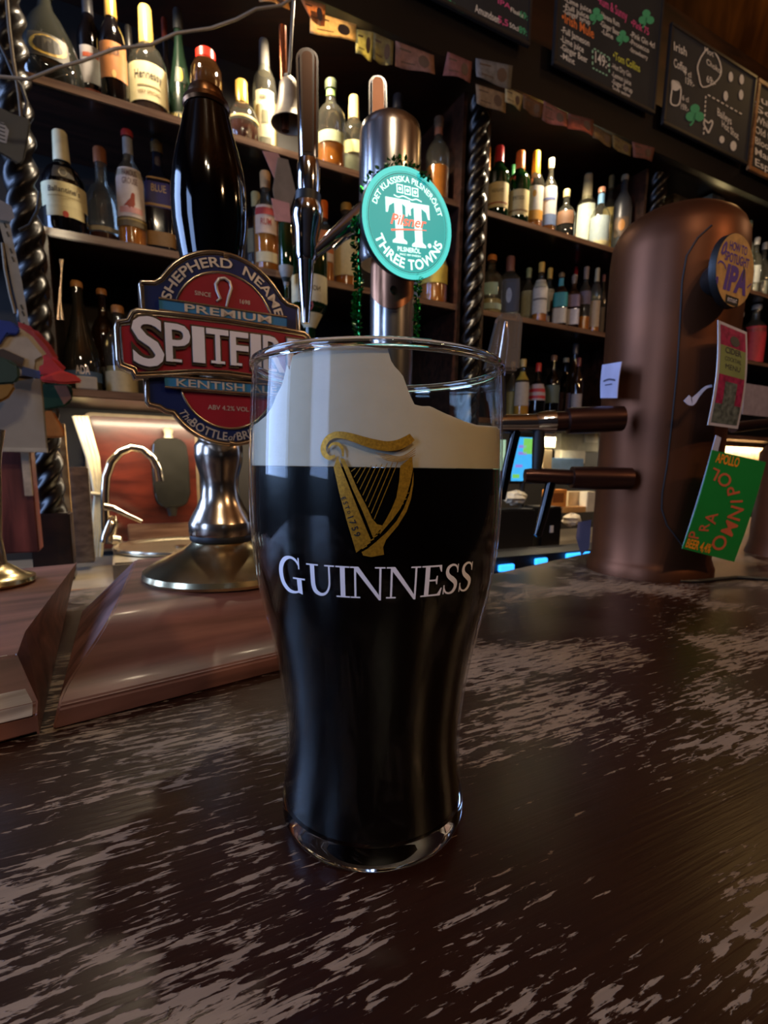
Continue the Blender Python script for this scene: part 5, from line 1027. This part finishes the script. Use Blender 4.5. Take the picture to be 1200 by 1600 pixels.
MB().tube([fp(178, 843, 1.95), fp(190, 844, 1.945)], [8*kf, 7*kf], 12).build('hose_union', M_wchrome, fc, smooth=60)
# soap dispenser on the panel
sd_c = fp(266, 740, 2.10); ks = depth(sd_c)/FPX
so = thing('soap_dispenser', 'dark grey wall soap dispenser with pale knob beside the faucet', 'dispenser', tuple(fp(266, 795, 2.10)))
pl = [(-24, -46), (-14, -54), (14, -54), (24, -46), (27, -20), (27, 30), (22, 46), (12, 52), (-14, 52), (-23, 44), (-26, 28), (-27, -20)]
MB().prism([(a*ks, -c*ks) for a, c in pl], lambda a, c, d=0: sd_c+U2*a+Z3*c-W2*d, -.03, .035).build('tank', mat('smoked_plastic', '#24231f', .2, coat=.4), so, bevel=.006, bseg=3)
MB().lathe([(0, 54*ks), (7*ks, 54*ks), (6*ks, 60*ks), (8*ks, 66*ks), (5*ks, 70*ks), (0, 70*ks)], 16, tuple(sd_c)).build('knob', mat('ivory_knob', '#cfc4a4', .4), so, smooth=40)
MB().lathe([(0, -66*ks), (6*ks, -66*ks), (8*ks, -56*ks), (12*ks, -50*ks), (0, -50*ks)], 16, tuple(sd_c)).build('nozzle', M_blackmat, so, smooth=40)
# bundle of pale cables and the board beside the sink
cb = thing('cable_bundle', 'bundle of cream cables tied together beside the faucet', 'cable', tuple(G(float(fp(156, 850, 2.02)@U2), 2.02, CT)))
M_cream = mat('cream_cable', '#cdbf98', .5)
for k_, (a, b, c, d) in enumerate(((122, 140, 150, 150), (128, 146, 155, 158), (116, 138, 152, 154), (134, 152, 158, 163))):
    MB().tube([fp(a, 650, 2.02), fp(b, 715, 2.02), fp(c, 775, 2.02), fp(d-4, 830, 2.02), fp(d-6, 870, 2.02)], 3.4*ks, 8).build('cable', M_cream, cb, smooth=60)
MB().tube([fp(138, 770, 2.01), fp(150, 772, 2.005), fp(164, 774, 2.01)], 2.6*ks, 8).build('cable_tie', M_cream, cb, smooth=60)
pbox('side_board', 'grey brown wooden side board with screws left of the sink', 'board', 111, 730, 143, 880, 1.90, .05, wood('weathered_board', '#4a3c30', '#7a6854', .6), None, .003)
pbox('oak_rail', 'thin pale oak rail standing beside the twisted column', 'rail', 99, 662, 109, 872, 1.85, .03, wood('pale_oak', '#8a6434', '#c8a468', .5), None, .001)
# left edge: reddish post, acrylic holder, caps, packet
pbox('door_post', 'scuffed reddish wooden post at the left end of the counter', 'post', -60, 690, 54, 866, 1.52, .08, wood('red_post', '#4a1d18', '#86443a', .45, scale=(30, 30, 4)), None, .003)
pbox('white_rail', 'narrow chipped white rail hanging under the acrylic holder', 'rail', 35, 700, 48, 775, 1.50, .008, mat('chipped_white', '#b9a890', .6, var=.25, scale=40), None, .001)
ah, af = pbox('acrylic_holder', 'frosted white acrylic holder with rounded corner at the left edge', 'holder', -50, 588, 70, 706, 1.46, .006, mat('frosted_acrylic', '#9d9484', .35, var=.05), None, .004)
MB().box((-.0, .0, .0), (1.0, .06, .006), lambda a, c, d: af(a, c, d)).build('holder_lip', mat('acrylic_edge', '#b8b09c', .3), ah, bevel=.001)
hw = 1.44; hf = lambda x, y, d=0: on_w(x, y, hw-.002-d)
cap_ = thing('sailor_hat', 'white cloth cap with blue crown and blue ribbon hung over the holder', 'cap', tuple(hf(40, 590)))
mb = MB(); mb.prism([(-30, 500), (0, 498), (25, 508), (50, 525), (72, 552), (74, 560), (62, 566), (60, 590), (0, 600), (-30, 600)], hf, 0, .03); mb.build('cloth', mat('cap_white', '#aaa090', .8, bump=.3, bscale=40), cap_, bevel=.009, bseg=4)
mb = MB(); mb.prism([(-30, 505), (0, 500), (20, 503), (33, 514), (28, 524), (12, 522), (0, 540), (-30, 545)], hf, .031, .040); mb.build('crown', mat('cap_blue', '#0a2a78', .7), cap_, bevel=.003)
mb = MB(); mb.prism([(34, 572), (63, 580), (63, 592), (34, 586)], hf, .031, .034); mb.build('ribbon', mat('ribbon_blue', '#1a3a80', .5), cap_)
mb = MB(); mb.prism([(-20, 548), (5, 545), (38, 560), (34, 575), (8, 562), (-20, 560)], hf, .031, .036); mb.build('strap', mat('cap_brown', '#3a2c22', .7), cap_)
bt = thing('small_bag', 'dark green and mustard cloth bag bunched at the left edge', 'bag', tuple(hf(0, 620)))
mb = MB(); mb.prism([(-30, 552), (12, 560), (30, 572), (32, 590), (24, 600), (-30, 604)], hf, .042, .06); mb.build('green_part', mat('bag_green', '#22392c', .7), bt, bevel=.005)
mb = MB(); mb.prism([(-30, 600), (18, 596), (26, 604), (14, 622), (-10, 634), (-30, 640)], hf, .042, .056); mb.build('mustard_part', mat('bag_mustard', '#8a6420', .7), bt, bevel=.005)
rw = 1.62; rf = lambda x, y, d=0: on_w(x, y, rw-d)
for lab, pts, col, d0 in (('faded red cap at the bottom of the pile beside the white cap', [(20, 500), (55, 512), (80, 540), (95, 566), (60, 572), (30, 548)], '#8a2a28', .0), ('crimson folded cap with stitched brim', [(58, 560), (80, 552), (96, 568), (108, 580), (100, 590), (60, 592)], '#9a2426', .035), ('bright red cap peak sticking out toward the bottles', [(60, 590), (96, 578), (122, 588), (130, 598), (100, 600), (62, 596)], '#c03a34', .07)):
    t = thing('red_cap', lab, 'cap', tuple(rf(*pts[-1])), group='red caps by the left column'); mb = MB(); mb.prism(pts, rf, d0, d0+.03); mb.build('cloth', mat('red_'+col, col, .75, bump=.25, bscale=50), t, bevel=.010, bseg=4)
sn = thing('snack_packet', 'dark green snack packet with tan print below the red caps', 'packet', tuple(rf(80, 640)))
mb = MB(); mb.prism([(60, 600), (110, 600), (114, 612), (112, 628), (100, 636), (62, 642)], rf, 0, .02); mb.build('packet_body', mat('packet_green', '#12402c', .4), sn, bevel=.004)
mb = MB(); mb.prism([(84, 602), (104, 602), (112, 622), (100, 632), (92, 618)], rf, .0205, .022); mb.build('packet_print', mat('packet_tan', '#8a6048', .5), sn)
oc = thing('orange_packet', 'small orange packet tucked above the twisted column foot', 'packet', tuple(rf(85, 680)))
mb = MB(); mb.prism([(68, 642), (84, 642), (102, 676), (100, 684), (66, 684)], rf, 0, .02); mb.build('packet_body', mat('packet_orange', '#b8722a', .5), oc, bevel=.004)
# paper strip and dark clutter hung on the left column
ps = thing('perforated_strip', 'long off white perforated paper strip hanging on the left column', 'paper strip', tuple(on_w(42, 520, 1.70)))
mb = MB(); L_, R_ = stroke([(4, 335), (14, 380), (26, 440), (36, 490), (42, 530)], [18, 14, 16, 13, 13]); mb.grid([[on_w(*p, 1.70) for p in L_], [on_w(*p, 1.70) for p in R_]]); o = mb.build('strip', mat('strip_paper', '#8f8672', .8), ps); q = o.modifiers.new('thickness', 'SOLIDIFY'); q.thickness = .001
mb = MB()
for (x, y) in ((8, 352), (12, 366), (17, 392), (20, 405), (34, 480), (36, 490), (38, 508), (39, 518)): ribbon(mb, [(x-1.5, y-4), (x+2, y+4)], 3, lambda a, b, d=0: on_w(a, b, 1.698), 2)
mb.build('holes', M_blk, ps)
bx = thing('card_terminal', 'black box with white barcode sticker on the left column', 'box', tuple(on_w(15, 250, 1.66)))
mb = MB(); mb.prism([(-30, 165), (0, 168), (20, 178), (46, 186), (48, 195), (38, 252), (30, 258), (0, 240), (-30, 235)], lambda x, y, d=0: on_w(x, y, 1.68-d), 0, .03); mb.build('case', mat('charcoal_plastic', '#24231f', .5), bx, bevel=.004)
mb = MB(); mb.prism([(-20, 185), (6, 192), (14, 204), (10, 224), (-20, 216)], lambda x, y, d=0: on_w(x, y, 1.649-d), 0, .0006); mb.build('sticker', mat('sticker', '#8f8a80', .6), bx)
mb = MB()
for i in range(5): ribbon(mb, [(-6, 190+6*i), (8, 195+6*i)], 2, lambda a, b, d=0: on_w(a, b, 1.6475), 2)
mb.build('barcode', M_blk, bx)
wp = thing('paper_corner', 'grey white folded paper on the left column above the strip', 'paper', tuple(on_w(5, 345, 1.69)))
mb = MB(); mb.prism([(-20, 305), (0, 312), (18, 322), (23, 340), (16, 346), (-20, 340)], lambda x, y, d=0: on_w(x, y, 1.69-d), 0, .002); mb.build('sheet', mat('grey_paper', '#7a746c', .8), wp)
for i, (p, lab) in enumerate((([(10, -10), (14, 40), (20, 90), (30, 150), (34, 190)], 'brown cord hanging beside the decanter jug'), ([(-5, 60), (10, 90), (22, 120), (34, 135), (42, 160), (38, 182)], 'black and brown looped cord at the top left'), ([(62, 300), (58, 330), (46, 352), (30, 360)], 'thin black cord looped across the left column'), ([(4, 380), (8, 420), (16, 460), (24, 490)], 'tan cord beside the perforated strip'))):
    tag(MB().tube([on_w(x, y, 1.70) for x, y in p], .004, 8).build('hanging_cable', mat('cord_%d' % i, ('#5a4a34', '#2a2218', '#15120e', '#6a5a40')[i], .7), smooth=60), lab, 'cord')
# tongs and box on the lowest left shelf
pbox('white_box', 'white cardboard box lid on the lowest shelf beside the conical bottle', 'box', 118, 588, 152, 606, 1.8005, .008, mat('white_board', '#b0a898', .7), S3, .002)
tn = thing('bar_tongs', 'pair of steel tongs hung in front of the lowest left shelf', 'tongs', tuple(on_w(88, 520, 1.79)))
for dx in (0, 7): MB().tube([on_w(94+dx*.6, 405, 1.785), on_w(96, 425, 1.785), on_w(92+dx*.3, 470, 1.785), on_w(90+dx, 500, 1.785)], [.003, .003, .004, .007], 8).build('arm', M_nickel, tn, smooth=60)
# ---- work counter at the right: till screen, cards, boxes
scr, sfn = pbox('till_screen', 'glowing tablet till screen with blue and green keys', 'screen', 798, 680, 834, 756, 1.80, .015, M_blackmat, None, .003, part='bezel')
MB().box((.05, .06, 0), (.95, .96, .0006), lambda a, c, d: sfn(a, c, d)).build('display', mat('display_blue', '#4fb0e0', .3, emit='#3aa6e8', estr=.75, var=.1), scr)
mb = MB()
for (a0, a1, c0, c1) in ((.5, .92, .62, .94), (.1, .4, .12, .2)): mb.box((a0, c0, .0008), (a1, c1, .0012), lambda a, c, d: sfn(a, c, d))
mb.build('green_keys', mat('display_green', '#7fc060', .3, emit='#70c058', estr=.7), scr)
mb = MB()
for (a0, a1, c0, c1) in ((.3, .62, .74, .80), (.3, .66, .60, .66), (.2, .5, .34, .40)): mb.box((a0, c0, .0008), (a1, c1, .0012), lambda a, c, d: sfn(a, c, d))
mb.build('violet_keys', mat('display_violet', '#8a7fd0', .3, emit='#8478d0', estr=.7), scr)
MB().tube([G(float(on_w(816, 756, 1.81)@U2), 1.808, CT+.001), G(float(on_w(816, 756, 1.81)@U2), 1.808, float(on_w(816, 750, 1.81)[2]))], .012, 12).build('stand', M_blackmat, scr)
sc2, sfn2 = pbox('second_screen', 'narrow till screen with yellow keys just right of the pint', 'screen', 770, 684, 790, 740, 1.83, .015, M_blackmat, None, .003, part='bezel')
MB().box((.05, .05, 0), (.95, .95, .0006), lambda a, c, d: sfn2(a, c, d)).build('display', mat('display_yellow', '#b8c860', .3, emit='#9fc8b0', estr=.6, var=.3), sc2)
MB().tube([G(float(on_w(780, 740, 1.84)@U2), 1.838, CT+.001), G(float(on_w(780, 740, 1.84)@U2), 1.838, float(on_w(780, 735, 1.84)[2]))], .012, 12).build('stand', M_blackmat, sc2)
items = [('paper_pad', 'pale card stuck up beside the till screen', 'card', 851, 674, 869, 700, 1.94, '#d8cfae'), ('receipt_roll', 'cream folded receipts below the pale card', 'receipt', 848, 702, 863, 734, 1.92, '#cbbf9a'), ('wall_switchbox', 'grey white plastic box on the wall above the counter', 'box', 876, 676, 936, 705, 2.06, '#b8b498'), ('white_carton', 'small white carton under the grey plastic box', 'carton', 877, 704, 915, 724, 1.98, '#d8d2b8'), ('blue_crate', 'pale blue plastic tray standing on the counter', 'tray', 862, 716, 912, 740, 1.92, '#7fa8cc'), ('orange_box', 'orange wooden box with open front on the counter', 'box', 858, 765, 886, 792, 1.80, '#d08a3c'), ('cream_box', 'cream cardboard box behind the lower tap', 'box', 888, 768, 916, 792, 1.84, '#d8c49c'), ('wood_tray', 'low pale wooden tray under the cream box', 'tray', 880, 792, 916, 801, 1.78, '#c89a5c'), ('white_canister', 'white canister close to the copper tower', 'canister', 917, 768, 930, 800, 1.78, '#d8d0b4')]
for (nm, lab, ct_, x0, y0, x1, y1, w, col) in items:
    t, f_ = pbox(nm, lab, ct_, x0, y0, x1, y1, w, .05, mat('c_'+nm, col, .6, var=.1), None, .003)
    if nm == 'orange_box': MB().box((.2, .25, 0), (.8, .8, .001), lambda a, c, d: f_(a, c, d)).build('opening', mat('box_inside', '#8a4c14', .7), t)
    if nm == 'wall_switchbox': MB().box((.6, .5, 0), (.95, .95, .004), lambda a, c, d: f_(a, c, d)).build('cover', mat('cover_plate', '#d8d4b8', .4), t, bevel=.001)
pbox('receipt_printer', 'black receipt printer with status lamp on the counter', 'printer', 772, 796, 836, 846, 1.645, .075, M_blackmat, CT+.001, .006)
pr_, f_ = pbox('card_machine', 'black card payment machine with white key beside the printer', 'card machine', 846, 792, 878, 840, 1.65, .12, mat('black_shell', '#08080a', .35), CT+.001, .006)
MB().box((.42, .38, 0), (.58, .55, .002), lambda a, c, d: f_(a, c, d)).build('key', mat('white_key', '#d0d0cc', .4), pr_)
# crumpled napkins
def crumple(label, px, py, w, r, col, sx=1.4):
    c = on_w(px, py, w); t = thing('paper_napkin', label, 'napkin', tuple(G(float(c@U2), w, CT)), group=None); mb = MB(); rows = []
    for i in range(9):
        f = math.pi*i/8; rows.append([c+U2*(r*sx*(1+.3*random.uniform(-1, 1))*math.sin(f)*math.cos(2*math.pi*j/14))+W2*(r*(1+.3*random.uniform(-1, 1))*math.sin(f)*math.sin(2*math.pi*j/14))+Z3*(r*.8*(1+.25*random.uniform(-1, 1))*math.cos(f)) for j in range(14)])
    mb.grid(rows, closed=True); mb.build('sheet', mat('napkin_'+col, col, .8), t)
crumple('crumpled white napkins heaped on the counter behind the pint', 805, 778, 1.685, .036, '#c9c2ac', 1.5)
crumple('crumpled bag with orange mark beside the card machine', 893, 812, 1.70, .035, '#c8bca4', 1.4)
tg2 = thing('hanging_tag', 'mauve grey folded card sticking up by the copper tower foot', 'card', tuple(cp(910, 862, .68)))
mb = MB(); mb.prism([(903, 816), (924, 812), (921, 856), (908, 868), (900, 840)], lambda x, y, d=0: cp(x, y, .72-d), 0, .002); mb.build('sheet', mat('mauve_card', '#8a7a88', .7), tg2)
# blue lit bottle fridge under the counter
fr = thing('bottle_fridge', 'low black bottle fridge glowing blue under the work counter', 'fridge', tuple(G(1.2, 1.5, ZF)))
uF0, _ = uz(775, 890, 1.40); uF1, _ = uz(960, 860, 1.40); zF = float(on_w(840, 880, 1.40)[2])
gbox('fridge_body', (uF0-.4, 1.42, ZF), (uF1+.3, 1.568, zF+.03), M_blackmat, fr)
for (x0, x1, y) in ((783, 806, 888), (840, 858, 878), (889, 926, 869)):
    a0, _ = uz(x0, y, 1.40); a1, _ = uz(x1, y, 1.40); zc_ = float(on_w((x0+x1)/2, y, 1.40)[2]); gbox('fridge_lamp', (a0, 1.405, zc_-.012), (a1, 1.42, zc_+.012), mat('blue_lamp', '#3aa0ff', .4, emit='#2f9cff', estr=1.6), fr, .003)
# cartons on top of the back bar, seen over the copper tower
pbox('tall_carton', 'white and yellow printed carton standing above the copper tower', 'carton', 1112, 305, 1132, 330, 1.86, .08, mat('carton_pale', '#b9b494', .5, var=.3, scale=40), S1+.001, .002)
pbox('long_carton', 'long dark carton with yellow print lying beside the tall carton', 'carton', 1052, 312, 1108, 332, 1.86, .08, mat('carton_dark', '#4a4030', .5, var=.7, scale=30), S1+.001, .002)
pbox('paper_memo', 'handwritten white memo hung right of the strip menu', 'memo', 1162, 602, 1210, 650, 1.55, .002, mat('memo_paper', '#a89ca4', .7), None, 0)
pbox('book_row', 'row of cream folders standing under the lowest shelf on the right', 'folder', 1126, 692, 1196, 724, 1.95, .08, mat('folder_cream', '#b8926a', .6, var=.35, scale=30), None, .003)
MBr = MB(); tag(MBr.tube([on_w(1145, 668, 1.30), on_w(1200, 662, 1.30), on_w(1260, 656, 1.30)], .022, 16).build('grab_rail', M_bronze, smooth=60), 'dark bronze rail seen right of the strip menu', 'rail')
c2 = np.array([.66, .80, 0]); t = thing('second_copper_tower', 'part of another copper beer tower at the right edge behind the green card', 'beer tower', tuple(c2)); MB().lathe([(0, 0), (.075, 0), (.07, .02), (.07, .16), (.05, .19), (0, .2)], 48, tuple(c2)).build('tower_shell', M_copper, t, smooth=40)
